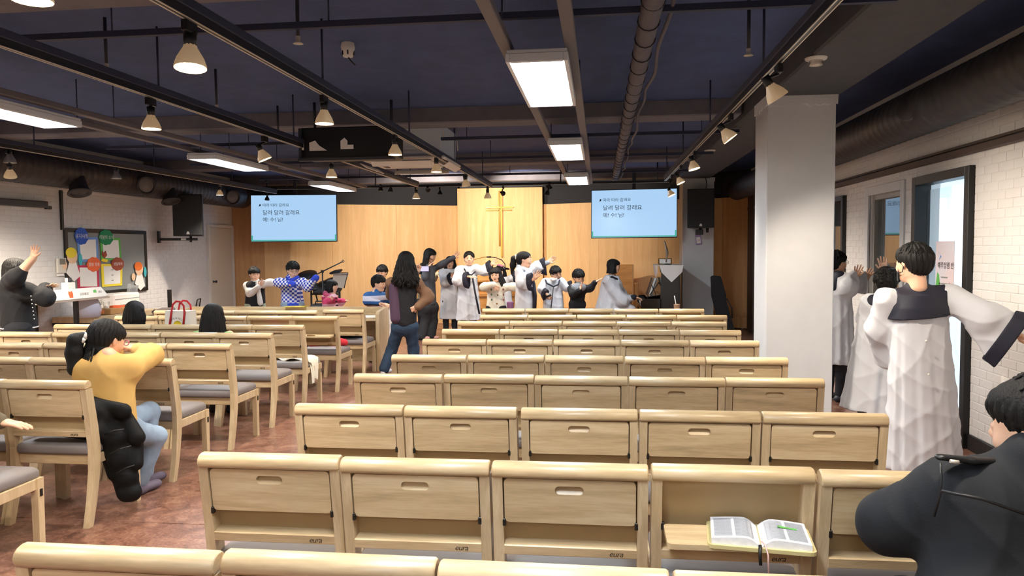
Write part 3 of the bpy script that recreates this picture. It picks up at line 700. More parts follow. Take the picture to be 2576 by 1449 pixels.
# ------------------------------------------------------------------ bulletin board on the left wall
def wall_poly(name, pts, m, parent=None, X=XL+.03, th=.006, base=None):
    P = [at(x, y, X=X) for x, y in pts]; b0 = base if base is not None else (0, 0, 0)
    return MB().prism([(p[1]-b0[1], p[2]-b0[2]) for p in P], (X-b0[0]-th, 0, 0), (0, 1, 0), (0, 0, 1), (th, 0, 0)).obj(name, m, parent)
bb = (XL+.01, 10.55, 1.46)
t = thing('bulletin_board', 'grey felt bulletin board in a wide black frame on brick wall', 'notice board', bb)
M_FELT = mat('grey felt', '8e918f', .9, bump=.3, bscale=200)
MB().box((.008, 0, 0), (.014, 1.8, .92)).obj('felt_panel', M_FELT, t)
fb = MB()
for (y, z, dy, dz) in ((-.915, 0, .06, .98), (.915, 0, .06, .98), (0, .465, 1.8, .06), (0, -.465, 1.8, .06)): fb.box((.012, y, z), (.03, dy, dz), ch=.003)
fb.obj('board_frame', M_BLACK, t)
tag(MB().box((XL+.02, 9.58, 2.2), (.03, .04, .55)).obj('cable_conduit', M_BLACK), 'thin black conduit rising from the bulletin board corner', 'conduit')
COLS = {k: mat('craft foam '+k, v, .75) for k, v in dict(blue='6f97d6', navy='2b58b8', green='63b657', dgreen='1f8a5a', red='c23352', orange='ea6a3c', yellow='eed53a', brown='9c4a32', skin='e9c3a0', cyan='45b4bd', hair='e8742c', white='ebe8e4').items()}
def poster(q, m, lab, words, cloud, mc, n_):
    """paper in a coloured foam frame with a cloud-shaped title tag; q = four photo corners on the wall"""
    P = [at(x, y, X=XL+.035) for x, y in q]; c = sum(P)/4
    t = thing('notice_sheet', lab, 'notice', c)
    X = .0
    MB().prism([(p[1]-c[1], p[2]-c[2]) for p in P], (-.004, 0, 0), (0, 1, 0), (0, 0, 1), (.006, 0, 0)).obj('foam_frame', m, t)
    MB().prism([((p[1]-c[1])*.78, (p[2]-c[2])*.8) for p in P], (.002, 0, 0), (0, 1, 0), (0, 0, 1), (.003, 0, 0)).obj('paper', M_PAPER, t)
    k = at(*cloud[:2], X=XL+.045)-c; rx, rz_ = cloud[2], cloud[3]
    pts = []
    for i in range(40):
        a = 2*math.pi*i/40; r = 1+.1*abs(math.sin(a*4.5)); pts.append((k[1]+rx*r*math.cos(a), k[2]+rz_*r*math.sin(a)))
    tg = MB().prism(pts, (.006, 0, 0), (0, 1, 0), (0, 0, 1), (.008, 0, 0)).obj('title_tag', mc, t)
    me = text_mesh(words, rz_*.62, m=COLS['white']); me.transform(Matrix.Rotation(math.pi/2, 4, 'Z'))
    xs = [v.co.y for v in me.vertices]; link('title_lettering', me, tg, (.016, k[1]-max(xs)/2, k[2]-rz_*.22))
    if n_:
        pm = MB()
        for i in range(3): pm.box((.006, .0, .08-.08*i), (.002, .05, .012))
        pm.obj('print', M_FELT, t)
poster([(193, 598), (245, 596), (248, 658), (198, 659)], COLS['blue'], 'white notice sheet in a light blue foam frame', '공지사항', (205, 594, .13, .115), COLS['navy'], 0)
poster([(251, 598), (302, 599), (306, 655), (255, 655)], COLS['green'], 'white notice sheet in a light green foam frame', '이달의 소식', (267, 597, .15, .11), COLS['dgreen'], 0)
poster([(193, 667), (248, 667), (250, 726), (196, 727)], COLS['red'], 'white notice sheet in a crimson foam frame', '말씀 암송', (236, 665, .14, .1), COLS['orange'], 0)
poster([(254, 664), (308, 664), (307, 718), (257, 722)], COLS['yellow'], 'white notice sheet in a yellow foam frame', '생일축하', (296, 664, .14, .095), COLS['brown'], 1)
def paper_child(px, py, s_, lab, hairc, fl):
    c = at(px, py, X=XL+.04); t = thing('paper_figure', lab, 'paper cutout', c)
    def disc(y, z, ry, rz_, m, name, x=0): MB().prism([(y*fl+ry*math.cos(a), z+rz_*math.sin(a)) for a in np.linspace(0, 6.28, 17)[:-1]], (x, 0, 0), (0, 1, 0), (0, 0, 1), (.005, 0, 0)).obj(name, m, t)
    disc(0, .07*s_, .085*s_, .085*s_, COLS['skin'], 'paper_face'); disc(-.02*s_, .11*s_, .085*s_, .06*s_, COLS[hairc], 'paper_hair', .005)
    MB().prism([(-.05*s_, .0), (.06*s_, 0), (.12*s_*fl, -.16*s_), (.02, -.22*s_), (-.1*s_, -.12*s_)], (-.002, 0, 0), (0, 1, 0), (0, 0, 1), (.005, 0, 0)).obj('paper_robe', COLS['white'], t)
    disc(.13*s_, .03*s_, .03*s_, .07*s_, COLS['cyan'], 'paper_wing', .002); disc(-.13*s_, -.03*s_, .04*s_, .05*s_, COLS['skin'], 'paper_arm', .002)
paper_child(182, 660, 1.25, 'cut paper child with yellow hair and white gown on the board', 'yellow', 1)
paper_child(350, 690, 1.2, 'cut paper child with orange hair and white gown on the board', 'hair', 1)
p = at(260, 642, X=XL+.04); t = thing('paper_bird', 'small cut paper bird in red and yellow between notices', 'paper cutout', p)
MB().prism([(-.04, 0), (.02, -.05), (.08, .0), (.05, .07), (0, .03), (-.03, .07)], (0, 0, 0), (0, 1, 0), (0, 0, 1), (.006, 0, 0)).obj('paper_body', COLS['brown'], t)
MB().prism([(-.06, -.09), (.07, -.11), (.1, -.07), (-.03, -.05)], (0, 0, 0), (0, 1, 0), (0, 0, 1), (.006, 0, 0)).obj('paper_banana', COLS['yellow'], t)
# wall items
p = at(154, 668, X=XL+.03); t = thing('thermostat', 'white wall thermostat with grey display', 'thermostat', p)
MB().box((0, 0, 0), (.03, .17, .21), ch=.006).obj('cover', M_IVORY, t); MB().box((.016, .01, .055), (.004, .11, .08)).obj('display', mat('grey lcd', '6f716a', .3), t)
tag(MB().box((0, 0, 0), (.002, .14, .05)).obj('paper_slip', M_PAPER, None, at(152, 690, X=XL+.02)), 'small white paper slip under the thermostat', 'paper')
t = thing('screen_case', 'long dark roller screen case on the left wall', 'screen', at(50, 512, X=XL+.06))
MB().box((0, -.55, 0), (.09, 2.0, .085), R=rotx(.01), ch=.01).obj('case_tube', mat('dark grey metal', '35363a', .5), t); MB().box((0, .49, -.025), (.05, .09, .045), ch=.004).obj('end_bracket', M_BLACK, t)
p = at(497, 762, X=XL+.03); t = thing('wall_hook', 'black bracket handle on the left brick wall', 'hook', p)
MB().tube([(0, -.06, -.08), (.03, -.06, .06), (.03, .06, .08), (0, .06, -.08)], .012, 6).obj('hook_bar', M_BLACK, t)
# ------------------------------------------------------------------ rack with signboard at the left wall
rk = np.array((-7.06, 9.9, 0)); t = thing('display_rack', 'black steel rack with a wooden lower shelf under the bulletin board', 'rack', rk)
up = at(190, 745, X=-6.85)
zs = at(250, 799, X=-6.85)[2]
for (x, y) in ((.21, up[1]-rk[1]), (-.38, up[1]-rk[1]), (.21, 1.2), (-.38, 1.2)):
    MB().box((x, y, .5), (.05, .05, 1.0), ch=.003).obj('upright', M_BLACK, t)
MB().box((-.085, (up[1]-rk[1]+1.2)/2, zs-.09), (.62, 1.5, .05), ch=.003).obj('shelf_frame', M_BLACK, t)
MB().box((-.085, (up[1]-rk[1]+1.2)/2, zs-.025), (.62, 1.5, .08), ch=.004).obj('wooden_shelf', M_BEECHV, t)
sb = at(190, 740, X=-6.72); t = thing('signboard', 'white tabletop signboard with food icons and lettering', 'sign', sb)
MB().prism([(-.68, -.06), (.55, -.06), (.6, -.04), (.5, .07), (-.68, .07)], (0, 0, 0), (0, 1, 0), (-.25, 0, 1), (.01, 0, 0)).obj('sign_face', M_PAPER, t)
MB().box((-.36, -.03, -.075), (.75, 1.36, .03), ch=.004).obj('sign_base', mat('beige board', 'cdbfae', .6), t)
def wlet(s_, z, m, loc, parent, name='sign_lettering'):
    me = text_mesh(s_, z, m=m); me.transform(Matrix.Rotation(math.pi/2, 4, 'Z')); return link(name, me, parent, loc)
wlet('감자튀김', .045, M_INK, (.016, .06, -.025), t); wlet('도시락', .045, mat('sign red', 'c0392b', .7), (.016, -.55, -.025), t)
MB().prism([(-.03, -.03), (.03, -.03), (.04, .02), (.025, .055), (0, .04), (-.025, .055), (-.04, .02)], (.01, -.1, -.01), (0, 1, 0), (-.2, 0, 1), (.006, 0, 0)).obj('fries_icon', COLS['orange'], t)
MB().prism([(-.03, -.02), (.04, 0), (.02, .05), (-.03, .04)], (.006, .36, -.01), (0, 1, 0), (-.2, 0, 1), (.006, 0, 0)).obj('leaf_icon', COLS['green'], t)
wlet('메뉴', .04, M_INK, (.012, .42, -.01), t)
p = at(172, 722, X=-6.95); t = thing('pen_holder', 'white holder with two marker bottles on the signboard', 'pen holder', p)
MB().box((0, 0, 0), (.1, .14, .12), ch=.006).obj('cup_body', M_PAPER, t)
for y in (-.03, .035): MB().tube([(0, y, .05), (0, y, .12)], .018, 8).obj('marker_cap', M_DARK if y > 0 else M_PAPER, t)
# goods on the shelf
M_BAG = mat('translucent white plastic bag', 'dcdcea', .35, trans=.25)
p = at(222, 797, X=-6.95); p[2] = zs+.016; t = thing('plastic_bag', 'pale plastic bag with black lettering on the wooden shelf', 'bag', p)
MB().tube([(0, 0, .0), (0, 0, .1), (0, .01, .18), (0, 0, .25), (0, 0, .28)], [.15, .17, .15, .12, .1], 14).obj('bag_body', M_BAG, t); wlet('김', .08, M_INK, (.15, .02, .17), t, 'bag_lettering'); wlet('김밥', .05, COLS['orange'], (.175, .0, .05), t, 'bag_lettering')
p = at(283, 790, X=-7.0); p[2] = zs+.057; t = thing('cardboard_tray', 'low tan cardboard tray with small goods on the shelf', 'tray', p)
MB().box((0, 0, .0), (.3, .5, .08), ch=.006).obj('tray_base', mat('tan cardboard', 'b98a56', .8, var=.05), t); MB().box((0, .1, .05), (.16, .22, .03), R=rotz(.2), ch=.005).obj('snack_pack', COLS['orange'], t)
p = at(298, 765, X=-7.28); p[2] = zs+.147; t = thing('storage_box', 'white lidded storage box with grey lines on the shelf', 'box', p)
MB().box((0, 0, 0), (.3, .62, .26), ch=.02).obj('box_body', M_PAPER, t); MB().box((.152, 0, .05), (.004, .58, .008)).box((.152, 0, -.04), (.004, .58, .008)).obj('box_line', M_FELT, t)
p = at(268, 780, X=-6.98); p[2] = zs+.15; t = thing('paper_cup', 'small white paper cup on the shelf', 'cup', p); MB().lathe([(.035, -.05), (.045, .05), (.048, .053), (.042, .05), (.03, -.045), (0, -.045)], n=16).obj('cup_wall', M_PAPER, t)
p = at(325, 745, X=-7.35); tag(MB().grid(lambda u, v: np.array((p[0]+.03*math.sin(u*9), p[1]-.13+.26*u+.1*v, p[2]-.16+.34*v+.02*math.sin(v*7+u*5))), 8, 8).obj('clear_plastic_sheet', mat('clear plastic film', 'dfe3e6', .15, trans=.7)), 'crumpled clear plastic sheet leaning by the storage box', 'plastic sheet')
# ------------------------------------------------------------------ front desk of the left block
dx = at(952, 860, Y=9.45)[0]
t = thing('front_desk', 'long pale wooden desk with solid end panel before the left chairs', 'desk', (-4.2, 9.75, 0))
zt = at(600, 781, Y=9.6)[2]
R_ = dx+4.2
MB().prism([(-.25, 0), (.2, 0), (.2, zt-.02), (.12, zt+.03), (-.22, zt-.01), (-.25, zt-.04)], (R_-.05, 0, 0), (0, 1, 0), (0, 0, 1), (.05, 0, 0)).obj('end_panel', M_BEECHV, t)
MB().box((-1.65, 0, .4), (.05, .45, .8), ch=.004).obj('end_panel', M_BEECHV, t)
MB().box(((R_-1.65)/2, .17, .42), (R_+1.6, .03, zt-.08), ch=.003).obj('front_panel', M_BEECH, t)
MB().box(((R_-1.65)/2, .2, zt-.01), (R_+1.6, .05, .07), ch=.006).obj('desk_ledge', M_BEECH, t)
MB().box(((R_-1.65)/2, -.03, zt-.12), (R_+1.6, .4, .03), ch=.003).obj('desk_top', M_BEECH, t)
p = np.array((dx-.2, 9.68, zt-.09)); t = thing('white_folder', 'white folder with a black pen on the front desk near the aisle', 'folder', p)
MB().box((0, 0, 0), (.26, .2, .025), R=rotz(.2), ch=.006).obj('folder_cover', M_PAPER, t); MB().tube([(.12, -.05, .01), (.2, -.03, .01)], .006, 6).obj('pen', M_BLACK, t)
tag(MB().box((0, 0, 0), (.3, .21, .006), R=rotz(.1)).box((.02, .01, .004), (.08, .06, .004), R=rotz(.5)).obj('song_sheet', mat('yellow printed paper', 'd8c24a', .7, var=.4, vscale=25), None, (at(745, 780, Y=9.95)[0], 9.95, zt+.028)), 'yellow printed sheet lying on the front desk ledge', 'paper')
# ------------------------------------------------------------------ pulpit with gooseneck microphones
M_PULP = wood('honey pulpit wood', 'd79c58', 'cb8d4a', scale=(3, 20, 20), rough=.45, rnd=.03, coat=.1)
pp = at(1255, 770, Y=14.6); t = thing('pulpit', 'honey wood pulpit behind the singing children', 'pulpit', (pp[0], 14.6, 0))
zt = at(1255, 697, Y=14.6)[2]
MB().box((0, .1, zt/2-.05), (.86, .4, zt-.1), ch=.006).obj('pulpit_body', M_PULP, t); MB().box((0, .05, zt-.04), (.98, .55, .05), R=rotx(.12), ch=.008).obj('pulpit_top', M_PULP, t)
MB().box((0, -.11, zt-.35), (.98, .04, .06), ch=.004).box((0, -.11, zt-.62), (.98, .04, .05), ch=.004).obj('moulding', M_PULP, t)
mt = thing('gooseneck_microphone', 'black gooseneck microphone curving left from the pulpit base stand', 'microphone', at(1272, 677, Y=14.45))
P = [at(*q, Y=14.45) for q in ((1271, 676), (1270, 664), (1262, 654), (1247, 648), (1233, 646.5))]; b0 = np.array(mt.location)
MB().tube([q-b0 for q in P], .009, 8).obj('gooseneck', M_BLACK, mt); MB().lathe([(.08, -.012), (.08, .012), (.03, .03), (.0, .03)], n=16).obj('microphone_base', M_BLACK, mt); MB().tube([P[-1]-b0+(.02, 0, 0), P[-1]-b0+(-.06, 0, .0)], .016, 8).obj('capsule', M_BLACK, mt)
P = [at(*q, Y=14.45) for q in ((1186, 655), (1200, 651), (1216, 647), (1228, 646.5))]
mt = thing('gooseneck_microphone', 'brown gooseneck microphone arm rising toward the black one', 'microphone', P[0]); MB().tube([q-P[0] for q in P], .008, 8).obj('gooseneck', M_GOLD, mt); MB().tube([P[-1]-P[0]-(.03, 0, 0), P[-1]-P[0]+(.03, 0, 0)], .015, 8).obj('capsule', M_BLACK, mt)
# ------------------------------------------------------------------ tumbler, small box on front row
tb = at(1280, 770, Y=9.35); t = thing('tumbler', 'lilac plastic tumbler standing behind the first pillar-side row', 'tumbler', (tb[0], 9.5, .47))
MB().lathe([(.03, 0), (.034, .0), (.045, .44), (.048, .45), (.04, .44), (0, .42)], n=18).obj('tumbler_body', mat('lilac plastic', '8f5f86', .3), t)
# ------------------------------------------------------------------ piano corner
PY = 13.35
M_PIANO = mat('black piano lacquer', '0d0d10', .12, coat=.6)
x0 = at(1612, 740, Y=PY)[0]; x1 = at(1711, 740, Y=PY)[0]; zk = at(1650, 752, Y=PY)[2]; zt = at(1690, 668, Y=PY)[2]; xm = at(1661, 700, Y=PY)[0]
t = thing('upright_piano', 'black upright piano beside the far white pillar', 'piano', (x1, PY, 0))
MB().prism([(xm-x1, 0), (0, 0), (0, zt), (xm-x1+.02, zt), (xm-x1, zk)], (0, 0, 0), (1, 0, 0), (0, 0, 1), (0, 1.27, 0)).obj('piano_case', M_PIANO, t)
MB().prism([(x0-x1, zk-.19), (x0-x1+.04, zk-.22), (xm-x1+.02, zk-.22), (xm-x1+.02, zk+.0), (x0-x1+.03, zk-.005), (x0-x1, zk-.05)], (0, 0, 0), (1, 0, 0), (0, 0, 1), (0, .05, 0)).obj('key_cheek', M_PIANO, t)
link('key_cheek', bpy.data.meshes['key_cheek'], t, (0, 1.22, 0))
MB().box(((x0+xm)/2-x1, .63, zk-.17), (xm-x0, 1.2, .07)).box((xm-x1-.12, .63, zk+.05), (.24, 1.16, .012), R=roty(-.15)).obj('key_bed', M_PIANO, t)
kb = MB()
for k in range(47): kb.box((x0-x1+.1, .08+k*.0243, zk-.115), (.15, .0225, .02), ch=.002)
o = kb.obj('white_keys', M_PAPER, t); o['kind'] = 'stuff'
MB().box((x0-x1+.03, .06, zk/2-.1), (.06, .06, zk-.2), ch=.004).obj('piano_leg', M_PIANO, t)
MB().box((x0-x1+.03, 1.21, zk/2-.1), (.06, .06, zk-.2), ch=.004).obj('piano_leg', M_PIANO, t)
M_LACE = mat('white lace cloth', 'e6e3de', .8, bump=.3, bscale=120)
cl = thing('lace_cloth', 'white lace cloth with pointed drop on the piano lid', 'cloth', (x1, PY, zt))
W_ = x1-xm
MB().box((-W_/2, .5, .004), (W_+.12, 1.1, .006)).obj('cloth_top', M_LACE, cl)
MB().prism([(-W_-.02, 0), (.05, 0), (.03, -.12), (-W_*.45, -.3), (-W_+.02, -.13)], (0, -.06, .006), (1, 0, 0), (0, 0, 1), (0, .006, 0)).obj('cloth_point', M_LACE, cl)
MB().grid(lambda u, v: np.array((-W_-.05-.03*math.sin(v*11)*(1-u), -.05+1.08*v, .006-.22*u*(.6+.4*abs(math.sin(v*3.5))))), 5, 18).obj('cloth_side', M_LACE, cl)
fg = at(1676, 662, Y=PY+.12); t = thing('figurine', 'tall slim silver saxophone figurine on the piano', 'figurine', (fg[0], PY+.12, zt+.008))
def fp(x, y): q = at(x, y, Y=PY+.12); return q-np.array((fg[0], PY+.12, zt+.008))
M_SILV = mat('aged silver', 'a39b8c', .3, metal=.8)
MB().tube([fp(1676, 660), fp(1677, 645), fp(1676, 630), fp(1673, 612), fp(1671, 606)], [.012, .02, .022, .016, .01], 8).tube([fp(1678, 646), fp(1680, 636), fp(1677, 622)], .014, 8).obj('figure', M_SILV, t); MB().lathe([(.09, 0), (.085, .015), (.03, .03), (0, .03)], n=12).obj('figure_base', M_SILV, t)
pf = at(1673, 660, Y=PY+.35); t = thing('picture_frame', 'small brass picture frame standing behind the figurine', 'picture frame', (pf[0], PY+.35, zt+.01))
MB().box((0, 0, .06), (.24, .015, .11), R=rotx(-.15), ch=.003).obj('frame_rim', M_GOLD, t); MB().box((0, -.009, .06), (.2, .004, .08), R=rotx(-.15)).obj('picture', M_PAPER, t)
sm = at(1640, 722, Y=PY+.6); t = thing('sheet_music', 'white song books leaning on the piano music stand', 'sheet music', sm)
for k, (dxx, th) in enumerate(((0, .03), (.04, .02), (-.05, .012))): MB().box((dxx, .05*k, .0), (th, .3, .36), R=roty(.32), ch=.003).obj('song_book', M_PAPER if k < 2 else M_DARK, t)
st = MB().tube([(-.1, -.2, -.2), (.12, -.2, .1)], .008, 6).tube([(.1, -.2, -.22), (-.02, -.2, .05)], .008, 6); st.obj('stand_strut', M_BLACK, t)
cp = at(1702, 775, Y=9.4); t = thing('drink_cup', 'clear cup with white straw on the first row tray', 'cup', (at(1703, 776, Y=9.28)[0], 9.3, .79))
MB().lathe([(.03, 0), (.038, .11), (.04, .115), (.034, .11), (0, .1)], n=16).obj('cup_wall', mat('brown drink in cup', '9a7a66', .2), t); MB().tube([(0, 0, .05), (-.03, 0, .22)], .005, 6).obj('straw', M_PAPER, t)
# wooden armchair behind the pianist
wx = at(1575, 700, Y=15.0); t = thing('wooden_armchair', 'honey wooden armchair with a tall plain back board', 'armchair', (wx[0], 15.0, 0))
def wp(x, y): q = at(x, y, Y=15.0); return (q[0]-wx[0], q[2])
a, b2 = wp(1536, 666), wp(1593, 667)
MB().box(((a[0]+b2[0])/2, .2, (a[1]+.4)/2), (b2[0]-a[0], .04, a[1]-.4), ch=.006).obj('back_board', M_PULP, t)
MB().box((b2[0], .19, (a[1])/2), (.03, .05, a[1]), ch=.004).box((a[0], .19, (a[1])/2), (.03, .05, a[1]), ch=.004).obj('back_post', M_VENEER2, t)
for x in (a[0]-.05, b2[0]+.06):
    zr = wp(1590, 714)[1]
    MB().box((x, -.08, zr), (.07, .52, .03), ch=.006).obj('arm_rest', M_PULP, t); MB().box((x, -.3, zr/2), (.04, .04, zr), ch=.003).box((x, .1, zr/2), (.04, .04, zr), ch=.003).obj('leg', M_PULP, t)
MB().box(((a[0]+b2[0])/2, -.06, .42), (b2[0]-a[0]+.1, .48, .06), ch=.01).obj('seat', M_PULP, t)
# instrument bag leaning behind the far pillar
ib = at(1815, 770, Y=13.6); t = thing('instrument_bag', 'long black padded instrument bag leaning beyond the far pillar', 'bag', (at(1822, 820, Y=13.6)[0], 13.6, .02))
def bgp(x, y): q = at(x, y, Y=13.6); return (q[0]-t.location[0], q[2]-.02)
MB().prism([bgp(*q) for q in ((1790, 697), (1795, 694), (1812, 695), (1815, 700), (1827, 742), (1828, 760), (1850, 835), (1850, 862), (1815, 862), (1806, 800), (1792, 745))], (0, 0, 0), (1, 0, 0), (0, 0, 1), (0, .14, 0)).obj('bag_shell', mat('black nylon', '121216', .7, bump=.4, bscale=40), t)
MB().tube([(bgp(1828, 750)[0], -.02, bgp(1828, 750)[1]), (bgp(1840, 775)[0], -.03, bgp(1840, 775)[1]), (bgp(1842, 800)[0], -.02, bgp(1842, 800)[1])], .012, 6).obj('strap', M_BLACK, t)
# ------------------------------------------------------------------ drum kit, boom stand, music stand
DY = 13.9
def dp(x, y, dy=0): return at(x, y, Y=DY+dy)
dk = dp(800, 770); D0 = np.array((dk[0], DY, 0))
t = thing('electronic_drum_kit', 'black electronic drum kit with round pads on a rack', 'drum kit', D0)
def pad(px, py, r, tl, name='drum_pad'):
    q = dp(px, py)-D0; R = rotx(tl[0])@roty(tl[1]); MB().lathe([(0, -.02), (r*.9, -.02), (r, -.008), (r, .006), (r*.3, .018), (.02, .03), (0, .03)], q, 22, R=R).obj(name, mat('black rubber', '16161a', .5), t); return q
pads = [pad(773, 691, .19, (.45, 0), 'cymbal_pad'), pad(845, 683, .13, (.25, -.2), 'cymbal_pad'), pad(834, 703, .14, (.3, -.15)), pad(815, 712, .13, (.4, -.1)), pad(790, 722, .12, (.4, .1)), pad(845, 728, .12, (.5, 0))]
fr = MB()
for q in pads: fr.tube([q, (q[0]*.6, q[1]+.1, max(.2, q[2]-.3))], .014, 8)
xs = [dp(778, 740)[0]-D0[0], dp(850, 740)[0]-D0[0]]
for x in xs: fr.tube([(x, .1, 0), (x, .1, 1.05)], .02, 8)
for z in (.75, .95): fr.tube([(xs[0], .1, z), (xs[1], .1, z)], .018, 8)
fr.obj('rack_tube', M_BLACK, t)
MB().box((.05, .0, .85), (.25, .12, .17), R=rotx(-.3), ch=.008).obj('sound_module', M_DARK, t)
bg = dp(812, 760, -1.2); t = thing('amplifier_bag', 'black soft equipment bag in front of the drum kit', 'bag', (bg[0], DY-1.2, 0))
MB().box((0, 0, .33), (.42, .3, .66), ch=.05).obj('bag_body', mat('black canvas', '15151a', .85, bump=.3), t); MB().tube([(-.1, -.1, .64), (-.08, -.12, .71), (.08, -.12, .71), (.1, -.1, .64)], .012, 6).obj('bag_handle', M_BLACK, t)
bm0 = dp(810, 735, -.75); t = thing('boom_stand', 'black microphone boom stand reaching up to the right', 'microphone stand', (bm0[0], DY-.75, 0))
def bq(x, y): return dp(x, y, -.75)-np.array((bm0[0], DY-.75, 0))
MB().tube([bq(779, 699), bq(862, 658)], .011, 8).obj('boom_arm', M_BLACK, t); k_ = bq(811, 683); MB().tube([k_, (k_[0], 0, .05)], .014, 8).box(k_, (.05, .04, .05), ch=.006).obj('stand_pole', M_BLACK, t)
q = bq(863, 657); MB().tube([q+.02*np.array((math.cos(a), 0, math.sin(a))) for a in np.linspace(0, 6.283, 12)], .006, 6).obj('mic_clip', M_BLACK, t)
for a in (0, 2.1, 4.2): MB().tube([(k_[0], 0, .25), (k_[0]+.3*math.cos(a), .3*math.sin(a), .02)], .01, 6).obj('leg', M_BLACK, t)
ms = dp(850, 706, -.45); t = thing('music_stand', 'black wire music stand with a grey sheet', 'music stand', (ms[0], DY-.45, 0))
z = ms[2]; MB().prism([(-.1, -.12), (.12, -.14), (.2, .14), (-.1, .13)], (0, 0, z), (1, 0, 0), (0, .25, 1), (0, .006, 0)).obj('sheet', mat('grey sheet paper', 'a99a8c', .8), t)  # sheet in one flat grey tone
MB().tube([(-.1, -.01, z+.14), (.2, -.01, z+.15), (.13, -.03, z-.14)], .01, 6).tube([(0, .02, z-.1), (0, .05, .05)], .012, 8).obj('stand_pole', M_BLACK, t)
for a in (0, 2.1, 4.2): MB().tube([(0, .05, .3), (.28*math.cos(a), .05+.28*math.sin(a), .01)], .009, 6).obj('leg', M_BLACK, t)
kc = dp(889, 776, .1); t = thing('keyboard_case', 'long dark brown case lying by the drum kit', 'case', (kc[0], DY+.1, kc[2])); MB().box((0, 0, -.03), (.75, .3, .1), ch=.012).obj('case_body', M_BROWN, t); MB().box((.33, -.155, -.02), (.1, .01, .05)).obj('case_latch', M_BLACK, t)
MB().box((-.3, 0, -.08-kc[2]/2+.0), (.04, .25, kc[2]-.08)).box((.3, 0, -.08-kc[2]/2), (.04, .25, kc[2]-.08)).obj('case_stand', M_BLACK, t)
lb = dp(622, 735); 
# ------------------------------------------------------------------ switches and outlets
for px, py, lab, Yw in ((607, 682, 'white light switch plate on the brown veneer by the door', 14.56), (1867, 824, 'small wall socket low on the veneer beyond the far pillar', 14.9)):
    p = at(px, py, Y=Yw); t = thing('wall_switch', lab, 'switch', p); MB().box((0, -.01, 0), (.08, .02, .14), R=rotz(.27 if px < 900 else -.6), ch=.004).obj('plate', M_IVORY if px < 900 else M_DARK, t); MB().box((0, -.022, 0), (.03, .008, .06), R=rotz(.27 if px < 900 else -.6)).obj('rocker', M_PAPER, t)
# ------------------------------------------------------------------ poster on the tall glass
PX = XR+.05
pc = [at(2352, 650, X=PX), at(2403, 648, X=PX), at(2403, 735, X=PX), at(2350, 735, X=PX)]; c = sum(pc)/4
t = thing('class_poster', 'pale class name poster with a tree drawing on the tall glass', 'poster', c)
MB().box((0, 0, 0), (.004, .34, .58)).obj('poster_sheet', mat('pale pink blue print', 'dfe0ee', .6, color2='e8d3d6', var=.05, vscale=3), t)
me = text_mesh('예루살렘 반', .062, m=M_INK); me.transform(Matrix.Rotation(-math.pi/2, 4, 'Z')); link('poster_lettering', me, t, (-.004, .13, .06))
for k, w in enumerate((.12, .2, .16)): MB().box((-.003, 0, -.02-.055*k), (.002, w, .012)).obj('small_print', M_FELT, t)
MB().prism([(.09, -.25), (.15, -.25), (.16, -.1), (.13, .02), (.1, .0), (.07, -.12)], (-.004, 0, 0), (0, 1, 0), (0, 0, 1), (.002, 0, 0)).obj('tree_drawing', COLS['green'], t)
MB().prism([(-.12, -.22), (-.08, -.22), (-.07, -.1), (-.1, -.06), (-.13, -.12)], (-.004, 0, 0), (0, 1, 0), (0, 0, 1), (.002, 0, 0)).obj('child_drawing', COLS['red'], t)
MB().prism([(.06, .16), (.12, .2), (.08, .17), (.1, .13)], (-.004, 0, 0), (0, 1, 0), (0, 0, 1), (.002, 0, 0)).obj('bird_drawing', COLS['blue'], t)
MB().prism([(-.17, -.29), (.17, -.29), (.17, -.25), (0, -.235), (-.17, -.25)], (-.004, 0, 0), (0, 1, 0), (0, 0, 1), (.002, 0, 0)).obj('grass_drawing', COLS['green'], t)
# side room lamp
t = thing('ceiling_light', 'bright ceiling lamp of the side room behind the glass', 'ceiling light', (4.1, 7.4, 2.48)); MB().box((0, 0, 0), (.6, 1.2, .03), ch=.004).obj('lamp_frame', M_FRAME, t); MB().box((0, 0, -.017), (.55, 1.15, .01)).obj('diffuser', mat('side room diffuser', 'ffffff', .5, emit=(.75, .9, 1, 1), estr=22), t)
